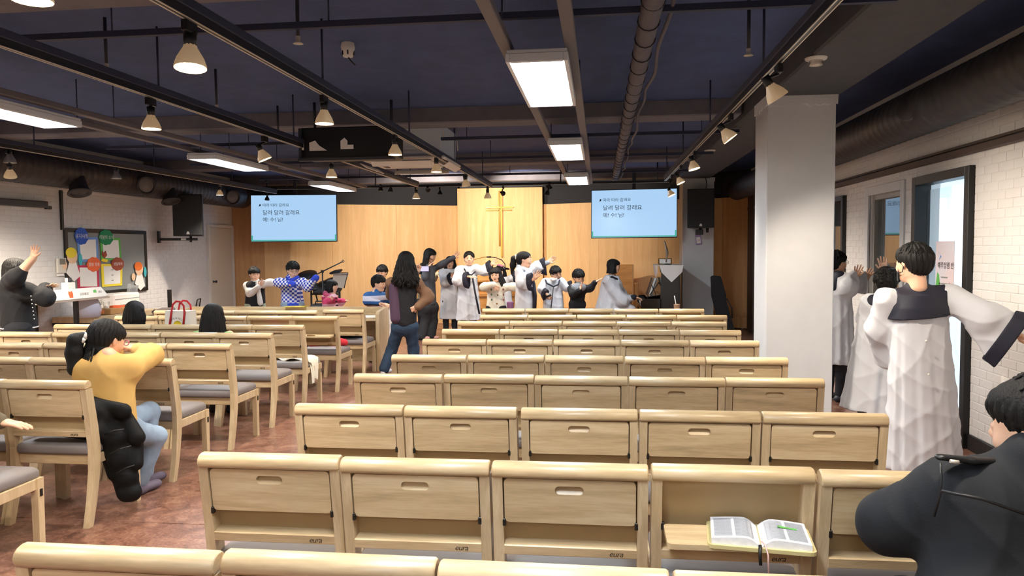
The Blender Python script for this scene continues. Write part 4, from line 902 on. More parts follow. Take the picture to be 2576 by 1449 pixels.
# ------------------------------------------------------------------ soft-body modelling: smooth-union distance fields meshed with surface nets
def nrm(v): v = np.array(v, float); return v/(np.linalg.norm(v)+1e-12)
class Field:
    """list of primitives; each returns signed distance on points; smooth union k"""
    def __init__(s): s.p = []
    def cap(s, a, b, ra, rb=None, k=.02, flat=None, fd=None, sub=False):
        """tapered capsule a->b; flat<1 squeezes it along direction fd"""
        s.p.append(('c', np.array(a, float), np.array(b, float), ra, rb if rb is not None else ra, k, flat, None if fd is None else nrm(fd), sub)); return s
    def chain(s, pts, rs, k=.02, **kw):
        for i in range(len(pts)-1): s.cap(pts[i], pts[i+1], rs[i], rs[i+1], k, **kw)
        return s
    def ell(s, c, r, R=None, k=.02, sub=False):
        s.p.append(('e', np.array(c, float), np.array(r, float), np.eye(3) if R is None else np.array(R), k, sub)); return s
    def cone(s, a, b, prof, k=.02, flat=1, fd=(0, 1, 0), folds=0, n=9, ph=0, cut=True, sub=False):
        """flared tube a->b with radius profile [(t,r)..], flattened along fd, with n pleats of depth folds growing to the hem"""
        s.p.append(('k', np.array(a, float), np.array(b, float), prof, k, flat, nrm(fd), folds, n, ph, cut, sub)); return s
    def half(s, o, nv):
        """remove everything on the side nv points to"""
        s.p.append(('h', np.array(o, float), nrm(nv))); return s
    def bounds(s):
        lo = np.full(3, 1e9); hi = -lo
        for q in s.p:
            if q[0] == 'c' and not q[8]:
                for e, r in ((q[1], q[3]), (q[2], q[4])): lo = np.minimum(lo, e-r); hi = np.maximum(hi, e+r)
            elif q[0] == 'e' and not q[5]: m = max(q[2]); lo = np.minimum(lo, q[1]-m); hi = np.maximum(hi, q[1]+m)
            elif q[0] == 'k' and not q[11]:
                r = max(x[1] for x in q[3])+q[7]
                for e in (q[1], q[2]): lo = np.minimum(lo, e-r); hi = np.maximum(hi, e+r)
        return lo-.03, hi+.03
    def mesh(s, vox, noise=0, nscale=12, seed=0):
        lo, hi = s.bounds(); n = np.maximum(3, np.ceil((hi-lo)/vox).astype(int)+2)
        ax = [lo[i]+vox*np.arange(n[i]) for i in range(3)]
        D = np.full(n, .2, np.float32)
        for q in s.p:
            if q[0] == 'h':
                P = np.stack(np.meshgrid(*ax, indexing='ij'), -1); D = np.maximum(D, ((P-q[1])@q[2]).astype(np.float32)); continue
            if q[0] == 'c': b0 = np.minimum(q[1]-q[3], q[2]-q[4]); b1 = np.maximum(q[1]+q[3], q[2]+q[4]); k = q[5]; sub = q[8]
            elif q[0] == 'e': m = max(q[2]); b0 = q[1]-m; b1 = q[1]+m; k = q[4]; sub = q[5]
            else:
                r = max(x[1] for x in q[3])+q[7]; b0 = np.minimum(q[1], q[2])-r; b1 = np.maximum(q[1], q[2])+r; k = q[4]; sub = q[11]
            pad = k*2+vox*3
            i0 = np.clip(np.floor((b0-pad-lo)/vox).astype(int), 0, n-1); i1 = np.clip(np.ceil((b1+pad-lo)/vox).astype(int)+1, 1, n)
            if np.any(i1 <= i0): continue
            sl = tuple(slice(a, b) for a, b in zip(i0, i1))
            P = np.stack(np.meshgrid(*[ax[i][i0[i]:i1[i]] for i in range(3)], indexing='ij'), -1)
            if q[0] == 'c':
                a, b, ra, rb, k, fl, fd, sub = q[1:]
                pa = P-a; ba = b-a; L2 = ba@ba+1e-12; t = np.clip((pa@ba)/L2, 0, 1); r = pa-t[..., None]*ba
                if fl is not None: r = r+((1/fl-1)*(r@fd))[..., None]*fd
                d = np.linalg.norm(r, axis=-1)-(ra+(rb-ra)*t)
                if fl is not None: d = d*min(1, (fl+1)/2)
            elif q[0] == 'e':
                c, rr, R, k, sub = q[1:]; l_ = (P-c)@R; m = np.linalg.norm(l_/rr, axis=-1); g = np.linalg.norm(l_/(rr*rr), axis=-1)+1e-9; d = m*(m-1)/g
            else:
                a, b, prof, k, fl, fd, fo, nn, ph, cut, sub = q[1:]
                ba = b-a; L = np.linalg.norm(ba); u = ba/L; pa = P-a; h = pa@u; t = np.clip(h/L, 0, 1); r = pa-h[..., None]*u
                f2 = nrm(fd-u*(fd@u)); s2 = np.cross(u, f2); x = r@s2; y = (r@f2)/fl; th = np.arctan2(y, x)
                rad = np.interp(t, [z[0] for z in prof], [z[1] for z in prof])
                if fo: rad = rad+fo*np.clip(t*1.2-.1, 0, 1)*(np.cos(nn*th+ph+2*np.sin(th*2+ph))*.7+np.cos((nn*2-3)*th-ph*2)*.3)
                d = (np.hypot(x, y)-rad)*.8
                d = np.maximum(d, np.maximum(-h, h-L)) if cut else np.maximum(d, np.where(h < 0, np.linalg.norm(pa, axis=-1)-prof[0][1], np.where(h > L, np.linalg.norm(P-b, axis=-1)-prof[-1][1], -9)))
            d = d.astype(np.float32); o = D[sl]
            if sub: h_ = np.maximum(k-np.abs(o+d), 0)/k if k > 0 else 0; D[sl] = np.maximum(o, -d)+h_*h_*k*.25
            else: h_ = np.maximum(k-np.abs(o-d), 0)/k; D[sl] = np.minimum(o, d)-h_*h_*k*.25
        return surface_nets(D, lo, vox)
def surface_nets(D, lo, vox):
    S = D < 0
    n = D.shape; C = [np.index_exp[i:n[0]-1+i, j:n[1]-1+j, k:n[2]-1+k] for i in (0, 1) for j in (0, 1) for k in (0, 1)]
    cnt = sum(S[c].astype(np.int8) for c in C); act = (cnt > 0) & (cnt < 8); idx = np.full(act.shape, -1, np.int64); cells = np.argwhere(act); idx[act] = np.arange(len(cells))
    if len(cells) == 0: return np.zeros((0, 3)), []
    acc = np.zeros((len(cells), 3)); num = np.zeros(len(cells)); cor = [(i, j, k) for i in (0, 1) for j in (0, 1) for k in (0, 1)]
    vals = np.stack([D[cells[:, 0]+i, cells[:, 1]+j, cells[:, 2]+k] for i, j, k in cor], 1)
    for a in range(8):
        for b in range(a+1, 8):
            df = np.array(cor[b])-np.array(cor[a])
            if np.abs(df).sum() != 1: continue
            va, vb = vals[:, a], vals[:, b]; m = (va < 0) != (vb < 0); t = np.where(m, va/(va-vb+1e-12), 0)
            acc += np.where(m[:, None], np.array(cor[a])+t[:, None]*df, 0); num += m
    V = lo+vox*(cells+acc/num[:, None])
    F = []
    for ax in range(3):
        o1, o2 = (ax+1) % 3, (ax+2) % 3
        sa = [slice(1, -1)]*3; sb = [slice(1, -1)]*3; sa[ax] = slice(0, n[ax]-1); sb[ax] = slice(1, n[ax])
        A = S[tuple(sa)]; B = S[tuple(sb)]; e = np.argwhere(A != B)
        if len(e) == 0: continue
        base = e.copy(); base[:, o1] += 1; base[:, o2] += 1
        inside = A[tuple(e.T)]
        def cell(d1, d2):
            c = base.copy(); c[:, o1] += d1; c[:, o2] += d2; return idx[tuple(c.T)]
        q = np.stack((cell(-1, -1), cell(0, -1), cell(0, 0), cell(-1, 0)), 1)
        q[~inside] = q[~inside][:, ::-1]
        F.append(q[(q >= 0).all(1)])
    return V, np.concatenate(F)
def np_mesh(name, V, F, m):
    me = bpy.data.meshes.new(name)
    me.vertices.add(len(V)); me.vertices.foreach_set('co', np.ascontiguousarray(V, np.float32).ravel())
    F = np.asarray(F); nf = len(F); me.loops.add(nf*4); me.polygons.add(nf)
    me.loops.foreach_set('vertex_index', np.ascontiguousarray(F, np.int32).ravel()); me.polygons.foreach_set('loop_start', np.arange(0, nf*4, 4, dtype=np.int32))
    me.polygons.foreach_set('use_smooth', np.ones(nf, bool)); me.update(calc_edges=True); me.validate()
    if m is not None: me.materials.append(m)
    return me
def joinvf(parts):
    V = []; F = []; k = 0
    for v, f in parts: V.append(v); F.append(np.asarray(f)+k); k += len(v)
    return np.concatenate(V), np.concatenate(F)
def basis(fwd, up=(0, 0, 1)):
    """columns: right, forward, up"""
    f = nrm(fwd); r = nrm(np.cross(f, up)); return np.stack((r, f, np.cross(r, f)), 1)
# ------------------------------------------------------------------ head, hands (unit: metres, adult head .225 tall; local x right, y forward, z up)
def head_field():
    f = Field()
    f.ell((0, -.012, .03), (.074, .092, .083)); f.ell((0, .025, -.035), (.056, .062, .075), k=.05); f.cap((-.022, .05, -.088), (.022, .05, -.088), .022, k=.03)
    f.ell((0, .05, .03), (.058, .03, .05), k=.03)
    for s in (-1, 1):
        f.ell((s*.03, .094, .006), (.017, .011, .012), k=.014, sub=True); f.ell((s*.03, .084, .004), (.014, .009, .009), k=.006)
        f.ell((s*.036, .062, -.03), (.025, .022, .022), k=.025)
        f.ell((s*.075, -.004, -.004), (.008, .018, .03), R=rotz(s*.35), k=.006)
    f.cap((0, .085, .012), (0, .1, -.018), .008, .011, k=.014); f.cap((-.01, .093, -.022), (.01, .093, -.022), .008, k=.008)
    f.cap((-.016, .083, -.05), (.016, .083, -.05), .007, k=.01); f.cap((-.012, .082, -.06), (.012, .082, -.06), .008, k=.01)
    f.cap((0, -.02, -.06), (0, -.035, -.14), .048, .047, k=.04)
    return f
HEADV, HEADF = head_field().mesh(.0058)
HEADV_F, HEADF_F = head_field().mesh(.0085)
def hand_field(pose):
    """right hand, wrist at origin, fingers along +y, palm facing -z, thumb toward -x"""
    f = Field(); f.cap((0, -.03, 0), (0, .02, 0), .024, .028, k=.02, flat=.75, fd=(0, 0, 1))
    f.cap((-.015, .03, 0), (-.02, .085, 0), .024, .018, k=.02, flat=.6, fd=(0, 0, 1)); f.cap((.015, .03, 0), (.022, .08, 0), .022, .016, k=.02, flat=.6, fd=(0, 0, 1))
    curl = dict(open=(.06, .06, .05), relax=(.3, .4, .3), grip=(1.0, 1.3, .9), flat=(.15, .1, .1))[pose]; spr = dict(open=.16, relax=.05, grip=.0, flat=.04)[pose]
    for i, (x, L) in enumerate(((-.03, .068), (-.01, .078), (.011, .072), (.03, .056))):
        p = np.array((x, .09-.006*abs(i-1.2), 0)); a = 0; sp = (i-1.5)*spr
        r = .0088-.0006*(i == 3)
        for j, fr in enumerate((.45, .32, .23)):
            a += curl[j]; d = np.array((math.sin(sp)*math.cos(a), math.cos(sp)*math.cos(a), -math.sin(a))); q = p+d*L*fr; f.cap(p, q, r, r*.92, k=.006); p = q; r *= .92
    t0 = np.array((-.024, .028, -.006)); t1 = t0+np.array((-.03, .028, -.012)); th = dict(open=(-.022, .03, 0), relax=(-.008, .034, -.008), grip=(.022, .026, -.02), flat=(-.012, .034, -.004))[pose]
    t2 = t1+np.array(th); f.cap(t0, t1, .014, .0105, k=.012); f.cap(t1, t2, .0105, .0085, k=.006)
    return f
HANDS = {p: hand_field(p).mesh(.0042) for p in ('open', 'relax', 'grip', 'flat')}
# ------------------------------------------------------------------ person materials
M_SKIN = mat('skin', 'e3b394', .5, var=.03, vscale=20, sss=.08); M_SKIN2 = mat('fair skin', 'ecc2a4', .5, var=.03, vscale=20, sss=.08)
M_HAIR = mat('black hair', '120f0e', .6, spec=.3, var=.3, vscale=14, bump=.6, bscale=60, stretch=(3, 3, .35)); M_HAIR2 = mat('dark brown hair', '2a1d16', .6, spec=.3, var=.3, vscale=14, bump=.6, bscale=60, stretch=(3, 3, .35))
M_EYE = mat('dark eye', '17110e', .2); M_BROW = mat('eyebrow', '2a1d17', .8); M_LIP = mat('lips', 'b4605a', .45); M_MOUTH = mat('open mouth', '5a201e', .5)
M_GOWN = mat('white choir gown cloth', 'cdcdd1', .75, bump=.25, bscale=9, stretch=(1, 1, .5)); M_NAVY = mat('navy gown trim', '191a2a', .7)
def fab(name, c, **k): k.setdefault('bump', .25); k.setdefault('bscale', 30); return mat(name, c, k.pop('rough', .85), **k)
# ------------------------------------------------------------------ cloth folds: ridged waves pushed along the normals
WRINK = dict(gown=.008, sweater=.0045, shirt=.004, coat=.007, cardigan=.004, vest=.003, trousers=.005, gown_trim=0)
def wrinkle(V, F, amp, fw):
    e1 = V[F[:, 2]]-V[F[:, 0]]; e2 = V[F[:, 3]]-V[F[:, 1]]; fn = np.cross(e1, e2); N = np.zeros_like(V)
    for k in range(4): np.add.at(N, F[:, k], fn)
    N /= np.linalg.norm(N, axis=1)[:, None]+1e-12
    x, y, z = V[:, 0], V[:, 1], V[:, 2]
    w = .5*np.sin(7*x+5*z+1)+.5*np.sin(9*y-6*z+2)
    a = 1-np.abs(np.sin(14*x-9*z+5*y+2.2*w)); b = 1-np.abs(np.sin(11*x+16*z-8*y+1.7*w+1.3)); c = np.sin(24*x+9*y+6*z+2*w)*.25
    d = amp*(a*a*.9+b*b*.7+c-.6)
    return V+N*d[:, None]
# ------------------------------------------------------------------ person builder
class Person:
    def __init__(s, label, Y, base_px, head=None, hs=1.0, face=180, pitch=0, roll=0, skin=None, vox=.011, cat='person', group=None):
        s.Y = Y; b = base_px if len(base_px) == 3 else (at(base_px[0], base_px[1], Y=Y)[0], Y, 0); s.o = np.array(b, float)
        s.t = thing('person', label, cat, s.o); s.vox = vox; s.skin = skin or M_SKIN; s.body = []; s.f = Field(); s.hs = hs
        a = math.radians(face); s.fw = np.array((math.sin(a), math.cos(a), 0)); s.rt = np.array((s.fw[1], -s.fw[0], 0))
        if head is not None:
            s.hc = s.J(*head); s.HR = basis(s.fw)@rotx(math.radians(pitch))@roty(math.radians(roll))
            hv, hf = (HEADV, HEADF) if vox < .01 else (HEADV_F, HEADF_F)
            s.body.append(((hv*hs)@s.HR.T+s.hc, hf))
    def J(s, px, py, dy=0):
        """photo pixel at this person's depth -> point relative to the person's base"""
        return at(px, py, Y=s.Y+dy)-s.o
    def H(s, x, y, z): return s.hc+s.HR@(np.array((x, y, z))*s.hs)
    def limb(s, pts, rs, k=.02): s.f.chain(pts, rs, k); return s
    def hand(s, w, d, palm=(0, 0, -1), pose='relax', side=1, sc=None):
        """hand at wrist w pointing along d, palm facing palm; side +1 right hand, -1 left"""
        sc = sc or (s.hs*.84); d = nrm(d); pz = -nrm(np.array(palm, float)-d*(np.array(palm, float)@d)); x = np.cross(d, pz)
        V, F = HANDS[pose]; V = V.copy(); 
        if side < 0: V[:, 0] *= -1; F = F[:, ::-1]
        s.body.append(((V*sc)@np.stack((x, d, pz), 1).T+w, F)); return s
    def add(s, name, field, m, vox=None, label=None, parent=None, wr=None):
        V, F = field.mesh(vox or s.vox)
        wr = WRINK.get(name, 0) if wr is None else wr
        if wr: V = wrinkle(V, F, wr, s.fw)
        o = link(name, np_mesh(name, V, F, m), parent or s.t)
        if label: o['label'] = label
        return o
    def part(s, name, mb, m, parent=None): return mb.obj(name, m, parent or s.t)
    def facefeat(s, mouth=0, smile=False, closed=True, look=0):
        for sx in (-1, 1):
            MB().ball(s.H(sx*.030+look*.004, .0935, .004), np.array((.0125, .004, .0035 if closed else .0065))*s.hs, 8, 6, R=s.HR).obj('eye', M_EYE, s.t)
            MB().tube([s.H(sx*.014, .098, .026), s.H(sx*.03, .096, .031), s.H(sx*.046, .086, .026)], .0028*s.hs, 5).obj('eyebrow', M_BROW, s.t)
        MB().ball(s.H(0, .0885, -.055), np.array((.02 if smile else .015, .006, .004+.012*mouth))*s.hs, 10, 6, R=s.HR).obj('mouth', M_MOUTH if mouth > .3 else M_LIP, s.t)
    def finish(s):
        parts = list(s.body)
        if s.f.p: parts.append(s.f.mesh(s.vox))
        V, F = joinvf(parts); s.bodyobj = link('body', np_mesh('body', V, F, s.skin), s.t); return s
    # ---- hair styles (head-local coordinates)
    def hair(s, style, m=None, seed=0, locks=40, length=.2, vox=None):
        m = m or M_HAIR; f = Field(); R = random.Random(seed)
        vox = vox or (.006 if s.vox < .01 else .009); H = lambda x, y, z: np.array((x, y, z))
        f.ell(H(0, -.016, .038), (.084, .1, .088), k=.02)
        f.ell(H(0, -.05, -.005), (.076, .062, .075), k=.03)
        if style in ('bowl', 'short', 'tousle'):
            low = {'bowl': -.02, 'short': -.005, 'tousle': -.015}[style]
            f.ell(H(0, -.02, .03), (.088, .098, .06), k=.02); f.ell(H(0, .004, .05), (.08, .1, .06), k=.02)
            # clear the face and the ears
            f.ell(H(0, .11, -.055), (.066, .085, {'bowl': .086, 'tousle': .088, 'short': .1}[style]), k=.008, sub=True)
            for sx in (-1, 1): f.ell(H(sx*.088, .012, -.05), (.03, .045, .055), k=.012, sub=True)
            f.half(H(0, 0, -.075), (0, .5, -1))
        else:
            f.ell(H(0, .006, .045), (.08, .096, .066), k=.02)
            f.ell(H(0, .11, -.05), (.062 if style == 'pony' else .06, .08, .118 if style == 'pony' else .092), k=.012, sub=True)
            if style == 'pony':
                for sx in (-1, 1): f.ell(H(sx*.085, .01, -.06), (.03, .05, .06), k=.012, sub=True)
                f.half(H(0, 0, -.085), (0, .5, -1))
            else:
                for sx in (-1, 1): f.chain([H(sx*.078, -.005, .03), H(sx*.085, .0, -.04), H(sx*.082, -.01, -.04-length*.35)], [.024, .026, .02], k=.03)
                if style == 'bob': f.cone(H(0, -.03, .02), H(0, -.03, -.06-length*.35), [(0, .082), (.6, .105), (1, .112)], k=.03, flat=.8)
                f.ell(H(0, .115, -.06), (.056, .08, .1), k=.01, sub=True)
        V, F = f.mesh(vox)
        # strand relief
        a = np.arctan2(V[:, 0], -V[:, 1]); rr = np.maximum(.35, np.linalg.norm(V[:, :2], axis=1)/.09)
        amp = .0022 if style in ('bowl', 'bob', 'long', 'pony') else .0042
        dsp = 1+amp/.09*(np.sin(a*26+np.sin(V[:, 2]*60)*1.2+seed)+.6*np.sin(a*47+V[:, 2]*30))*np.clip(rr, 0, 1)
        c0 = np.array((0, -.015, .02)); V = c0+(V-c0)*dsp[:, None]
        s.hairobj = link('hair', np_mesh('hair', (V*s.hs)@s.HR.T+s.hc, F, m), s.t)
        mb = MB()
        if style in ('tousle', 'bowl', 'short'):
            for i in range(int(locks*1.6)):
                th = R.uniform(0, 6.28); el = R.uniform(.0 if style != 'bowl' else .3, 1.4); d = np.array((math.cos(th)*math.cos(el), math.sin(th)*math.cos(el), math.sin(el)))
                if d[1] > .75 and d[2] < .35: continue
                p = np.array((0, -.016, .035))+d*np.array((.084, .1, .088)); fl = np.array((R.uniform(-1, 1), R.uniform(-.3, 1), -.9))
                tgt = nrm(fl-d*(fl@d)*.9); L = R.uniform(.02, .045); up_ = .35 if style == 'tousle' else .08
                mb.tube([s.H(*(p-tgt*.01)), s.H(*(p+tgt*L*.5+d*.006*(1+up_*3))), s.H(*(p+tgt*L+d*.005*up_*4))], [.0055*s.hs, .0045*s.hs, .001*s.hs], 5)
        if mb.v: mb.obj('hair_lock', m, s.hairobj)['kind'] = 'stuff'
        return s
    def tresses(s, n, z_end, spread=.1, wave=.0, m=None, seed=1, r=.011, back=True, ymin=-.12, fall=None):
        """hanging strands from the crown down to z_end (head-local metres, hung in world vertical)"""
        R = random.Random(seed); mb = MB(); m = m or M_HAIR
        for i in range(n):
            th = R.uniform(-1.9, 1.9) if back else R.uniform(-2.6, 2.6)
            x = .08*math.sin(th)*R.uniform(.85, 1.02); y = -.02-.09*math.cos(th)*R.uniform(.8, 1.0)
            p0 = s.H(x*.7, -.015+y*.35, .1*R.uniform(.85, 1)); p1 = s.H(x*1.04, y, .03); pts = [p0, p1]; p = p1.copy(); L = (-.02-z_end)*s.hs*R.uniform(.86, 1.04); k = 8
            out = s.HR@np.array((math.sin(th), -math.cos(th)*.5, 0)); ph = R.uniform(0, 6.28)
            for j in range(1, k+1):
                q = p1+np.array((0, 0, -L*j/k))+out*spread*s.hs*(j/k)**.8+np.array((math.sin(ph+j*1.5), math.cos(ph*1.7+j*1.3), 0))*wave*(j/k)
                if fall is not None: q = q+np.array(fall)*(j/k)**1.3
                pts.append(q)
            rs = [r*s.hs*.6, r*s.hs]+[r*s.hs*(1.05-.5*(j/k)**3) for j in range(1, k)]+[r*s.hs*.2]
            mb.tube(pts, rs, 6)
        o = mb.obj('hair_strands', m, s.t); o['kind'] = 'stuff'; return s
# ------------------------------------------------------------------ clothing helpers
def lerp(a, b, t): return np.array(a)+(np.array(b)-np.array(a))*t
def top(P, m, sh, hip, arms, rt=(.15, .15), ra=(.06, .052, .045), flat=.62, name='sweater', neck=None, sleeve=1.0, folds=0, vox=None):
    """knit top: torso, shoulders and sleeves as one garment; arms = [(elbow, wrist)..] matching sh"""
    f = Field(); c = (sh[0]+sh[1])/2; ax = nrm(sh[1]-sh[0]); dn = nrm(hip-c)
    ch = c+dn*.1
    w = np.linalg.norm(sh[1]-sh[0])/2
    f.cap(ch, hip, rt[0], rt[1], k=.06, flat=flat, fd=P.fw)
    f.cap(sh[0]+dn*.03, sh[1]+dn*.03, ra[0]*1.05, k=.06)
    f.cap(c+dn*.02, c-dn*.05, .075, .058, k=.04)
    if folds: f.cone(ch, hip, [(0, rt[0]*.9), (1, rt[1]*1.02)], k=.03, flat=flat, fd=P.fw, folds=folds, n=7, ph=1.3)
    for s_, (e, w_) in zip(sh, arms):
        we = lerp(e, w_, sleeve); f.cap(s_+dn*.03, e, ra[0], ra[1], k=.05); f.cap(e, we, ra[1], ra[2], k=.03)
        mid = lerp(s_, e, .5); f.cap(lerp(s_, e, .75), lerp(e, we, .2), ra[1]*1.12, k=.02)
    f.half(hip+dn*.0+dn*rt[1]*.15, dn)
    return P.add(name, f, m, vox)
def arms(P, sh, ar, r=(.04, .034, .025)):
    for s_, (e, w) in zip(sh, ar): P.limb([s_, e, w], [r[0], r[1], r[2]])
def trunk(P, neck, hip, r=(.1, .11)):
    P.f.cap(lerp(neck, hip, .2), hip, r[0], r[1], k=.05, flat=.6, fd=P.fw); P.f.cap(neck, lerp(neck, hip, .15), .042, .06, k=.04); P.f.cap(P.hc-(0, 0, .06), neck, .04, .045, k=.04)
def legs(P, m, hip, L, r=(.078, .06, .052), shoe=None, name='trousers', foot=None, barefoot=False, vox=None, sl=.21):
    """L = [(hip joint, knee, ankle)..]"""
    f = Field(); f.cap(L[0][0], L[1][0], r[0]*1.1, k=.05); f.cap(hip, (L[0][0]+L[1][0])/2, r[0]*1.12, k=.06, flat=.75, fd=P.fw)
    for a, b, c in L:
        f.cap(a, b, r[0], r[1], k=.04); f.cap(b, c, r[1], r[2], k=.03); P.limb([a, b, c], [r[0]*.7, r[1]*.7, r[2]*.6])
    P.add(name, f, m, vox)
    for a, b, c in L:
        g = Field(); d = nrm((P.fw if foot is None else nrm(foot))*(1, 1, 0)); h = np.array((c[0], c[1], .035))
        g.cap(h-d*.03, h+d*(sl-.08), .04, .036, k=.02, flat=.8, fd=(0, 0, 1)); g.cap(h, h+(0, 0, .05), .04, .042, k=.02)
        g.half((0, 0, .003), (0, 0, -1)); P.add('shoe', g, shoe or M_DARK, vox)
def standlegs(P, m, hip, spread=.08, lean=(0, 0), **k):
    L = []
    for s_ in (-1, 1):
        a = hip+P.rt*s_*spread; c = np.array((a[0]+lean[0], a[1]+lean[1], .08)); b = lerp(a, c, .5)+P.fw*.02; L.append((a, b, c))
    legs(P, m, hip, L, **k)
def robe(P, neck, sh, hemz, hem, ar, rs=(.065, .075, .115), fl=.66, folds=.014, n=9, ph=0, cuffs=(1, 1), body=.16, shift=(0, 0), cut=.85, hang=.6, vox=None, m=None, nolower=False):
    """choir gown: pleated body, wide sleeves with navy cuffs"""
    c = (sh[0]+sh[1])/2; w = np.linalg.norm(sh[1]-sh[0])/2; hc = np.array((c[0]+shift[0], c[1]+shift[1], hemz))
    f = Field(); f.cone(c+(0, 0, .01), hc, [(0, body*.72), (.12, body*.95), (.45, body*1.08), (1, hem)], k=.03, flat=fl, fd=P.fw, folds=folds, n=n, ph=ph)
    f.cap(sh[0], sh[1], rs[0]*.95, k=.06); f.cap(c, neck+(0, 0, -.01), .075, .058, k=.05)
    cu = []
    for i, (s_, (e, w_)) in enumerate(zip(sh, ar)):
        d = nrm(w_-e); f.cap(s_, e, rs[0], rs[1], k=.05)
        dr = np.array((0, 0, -1.))-d*(-d[2]); dr = dr/(np.linalg.norm(dr)+.3)
        e2 = e+dr*.0; w2 = w_+dr*rs[2]*hang*.5
        f.cone(e2-d*.02, w2, [(0, rs[1]*.95), (1, rs[2])], k=.03, flat=.42, fd=np.cross(d, dr)+1e-4, folds=.007, n=5, ph=ph+i)
        if cuffs[i]:
            g = Field(); a = lerp(e2, w2, 1-.085/max(.12, np.linalg.norm(w2-e2))*1.0); rr = rs[1]*.95+(rs[2]-rs[1]*.95)*np.linalg.norm(a-e2)/np.linalg.norm(w2-e2)
            g.cone(a, w2+d*.004, [(0, rr+.007), (1, rs[2]+.007)], k=.005, flat=.45, fd=np.cross(d, dr)+1e-4, folds=.007, n=5, ph=ph+i); cu.append(g)
    f.ell(neck+(0, 0, .06), (.06, .06, .05), k=.01, sub=True)
    o = P.add('gown', f, m or M_GOWN, vox)
    for g in cu: P.add('cuff', g, M_NAVY, min(vox or P.vox, .009), parent=None)
    return o
def tape(P, pts, r=.014, m=None, name='gown_trim', flat=1): return MB().tube(pts, r, 8, flat=flat).obj(name, m or M_NAVY, P.t)
def glasses(P, m=None):
    mb = MB()
    for sx in (-1, 1):
        mb.tube([P.H(sx*.032+.021*math.cos(a), .108, .003+.016*math.sin(a)) for a in np.linspace(0, 6.283, 13)], .0022, 5, cap=False); mb.tube([P.H(sx*.053, .106, .006), P.H(sx*.078, .03, .008), P.H(sx*.079, -.01, .004)], .002, 5)
    mb.tube([P.H(-.011, .109, .006), P.H(.011, .109, .006)], .002, 5); mb.obj('glasses', m or M_DARK, P.t)
def lower(P, hip, m, **k): standlegs(P, m, hip, **k)
def checker_mat():
    m = bpy.data.materials.new('blue white check knit'); m.use_nodes = True; n = m.node_tree.nodes; L = m.node_tree.links; b = n['Principled BSDF']; b.inputs['Roughness'].default_value = .9
    tc = n.new('ShaderNodeTexCoord'); mp = n.new('ShaderNodeMapping'); mp.inputs['Scale'].default_value = (1, .001, 1); ck = n.new('ShaderNodeTexChecker'); ck.inputs['Scale'].default_value = 34; ck.inputs[1].default_value = lin('2b3fae'); ck.inputs[2].default_value = lin('e4e4ee')
    L.new(tc.outputs['Object'], mp.inputs[0]); L.new(mp.outputs[0], ck.inputs[0]); L.new(ck.outputs[0], b.inputs['Base Color']); return m
def stripe_mat(name, stops, z0, z1):
    m = bpy.data.materials.new(name); m.use_nodes = True; n = m.node_tree.nodes; L = m.node_tree.links; b = n['Principled BSDF']; b.inputs['Roughness'].default_value = .9
    tc = n.new('ShaderNodeTexCoord'); sp = n.new('ShaderNodeSeparateXYZ'); mr = n.new('ShaderNodeMapRange'); mr.inputs[1].default_value = z0; mr.inputs[2].default_value = z1
    rp = n.new('ShaderNodeValToRGB'); rp.color_ramp.interpolation = 'CONSTANT'; e = rp.color_ramp.elements
    for i, (p, c) in enumerate(stops):
        if i < 2: e[i].position = p; e[i].color = lin(c)
        else: k = e.new(p); k.color = lin(c)
    L.new(tc.outputs['Object'], sp.inputs[0]); L.new(sp.outputs[2], mr.inputs[0]); L.new(mr.outputs[0], rp.inputs[0]); L.new(rp.outputs[0], b.inputs['Base Color']); return m
X = np.array
M_JEAN = fab('dark blue jeans', '24384f', var=.2, vscale=10); M_LJEAN = fab('light blue jeans', '8fa3b8', var=.15, vscale=10); M_BLK = fab('black knit', '131318'); M_WSHOE = mat('white shoe', 'd8d8da', .5)
M_CREAM = fab('cream cable knit', 'e6dfcc', bump=.8, bscale=22); M_CHAR = fab('charcoal knit', '454850'); M_TROU = fab('black trousers', '1a1b22')

# ------------------------------------------------------------------ boy in black vest (far left of the stage)
P = Person('boy in a black vest over a white shirt, hand on his chest', 11.2, (640, 760), head=(640, 690), hs=.98, face=140, pitch=-6)
J = P.J; n_ = J(642, 706); sh = [J(622, 714), J(662, 711)]; hip = J(642, 768); ar = [(J(629, 738, -.1), J(652, 721, -.2)), (J(680, 711, -.02), J(702, 712, .0))]
P.hair('bowl', seed=1); P.facefeat(); trunk(P, n_, hip); arms(P, sh, ar); P.hand(ar[0][1], (.6, -.1, .7), (-.3, -1, 0), 'open', -1); P.hand(ar[1][1], (1, 0, .1), (0, 0, -1), 'flat', 1)
M_WSHIRT = fab('white shirt', 'e4e0da'); top(P, M_WSHIRT, sh, hip, ar, (.125, .13), (.055, .055, .042), name='shirt')
f = Field(); c = (sh[0]+sh[1])/2; f.cap(c-(0, 0, .09), hip+(0, 0, .0), .145, .16, k=.05, flat=.68, fd=P.fw); f.cap(sh[0]-(0, 0, .03), sh[1]-(0, 0, .03), .06, k=.06); f.cap(J(645, 702, -.12), J(656, 790, -.12), .055, .068, k=.01, sub=True); f.ell(n_+(0, 0, .03), (.07, .07, .07), k=.01, sub=True); f.half(hip-(0, 0, .09), (0, 0, -1))
for a in sh: f.ell(a+(a-c)*.5-(0, 0, .05), (.05, .12, .09), k=.01, sub=True)
P.add('vest', f, M_BLK); f = Field(); f.cap(J(647, 712, -.09), J(655, 762, -.1), .03, .045, k=.01, flat=.7, fd=(0, 1, 0)); P.add('shirt_front', f, M_WSHIRT); lower(P, hip, fab('sage trousers', '9aa08c'), spread=.07); P.finish()
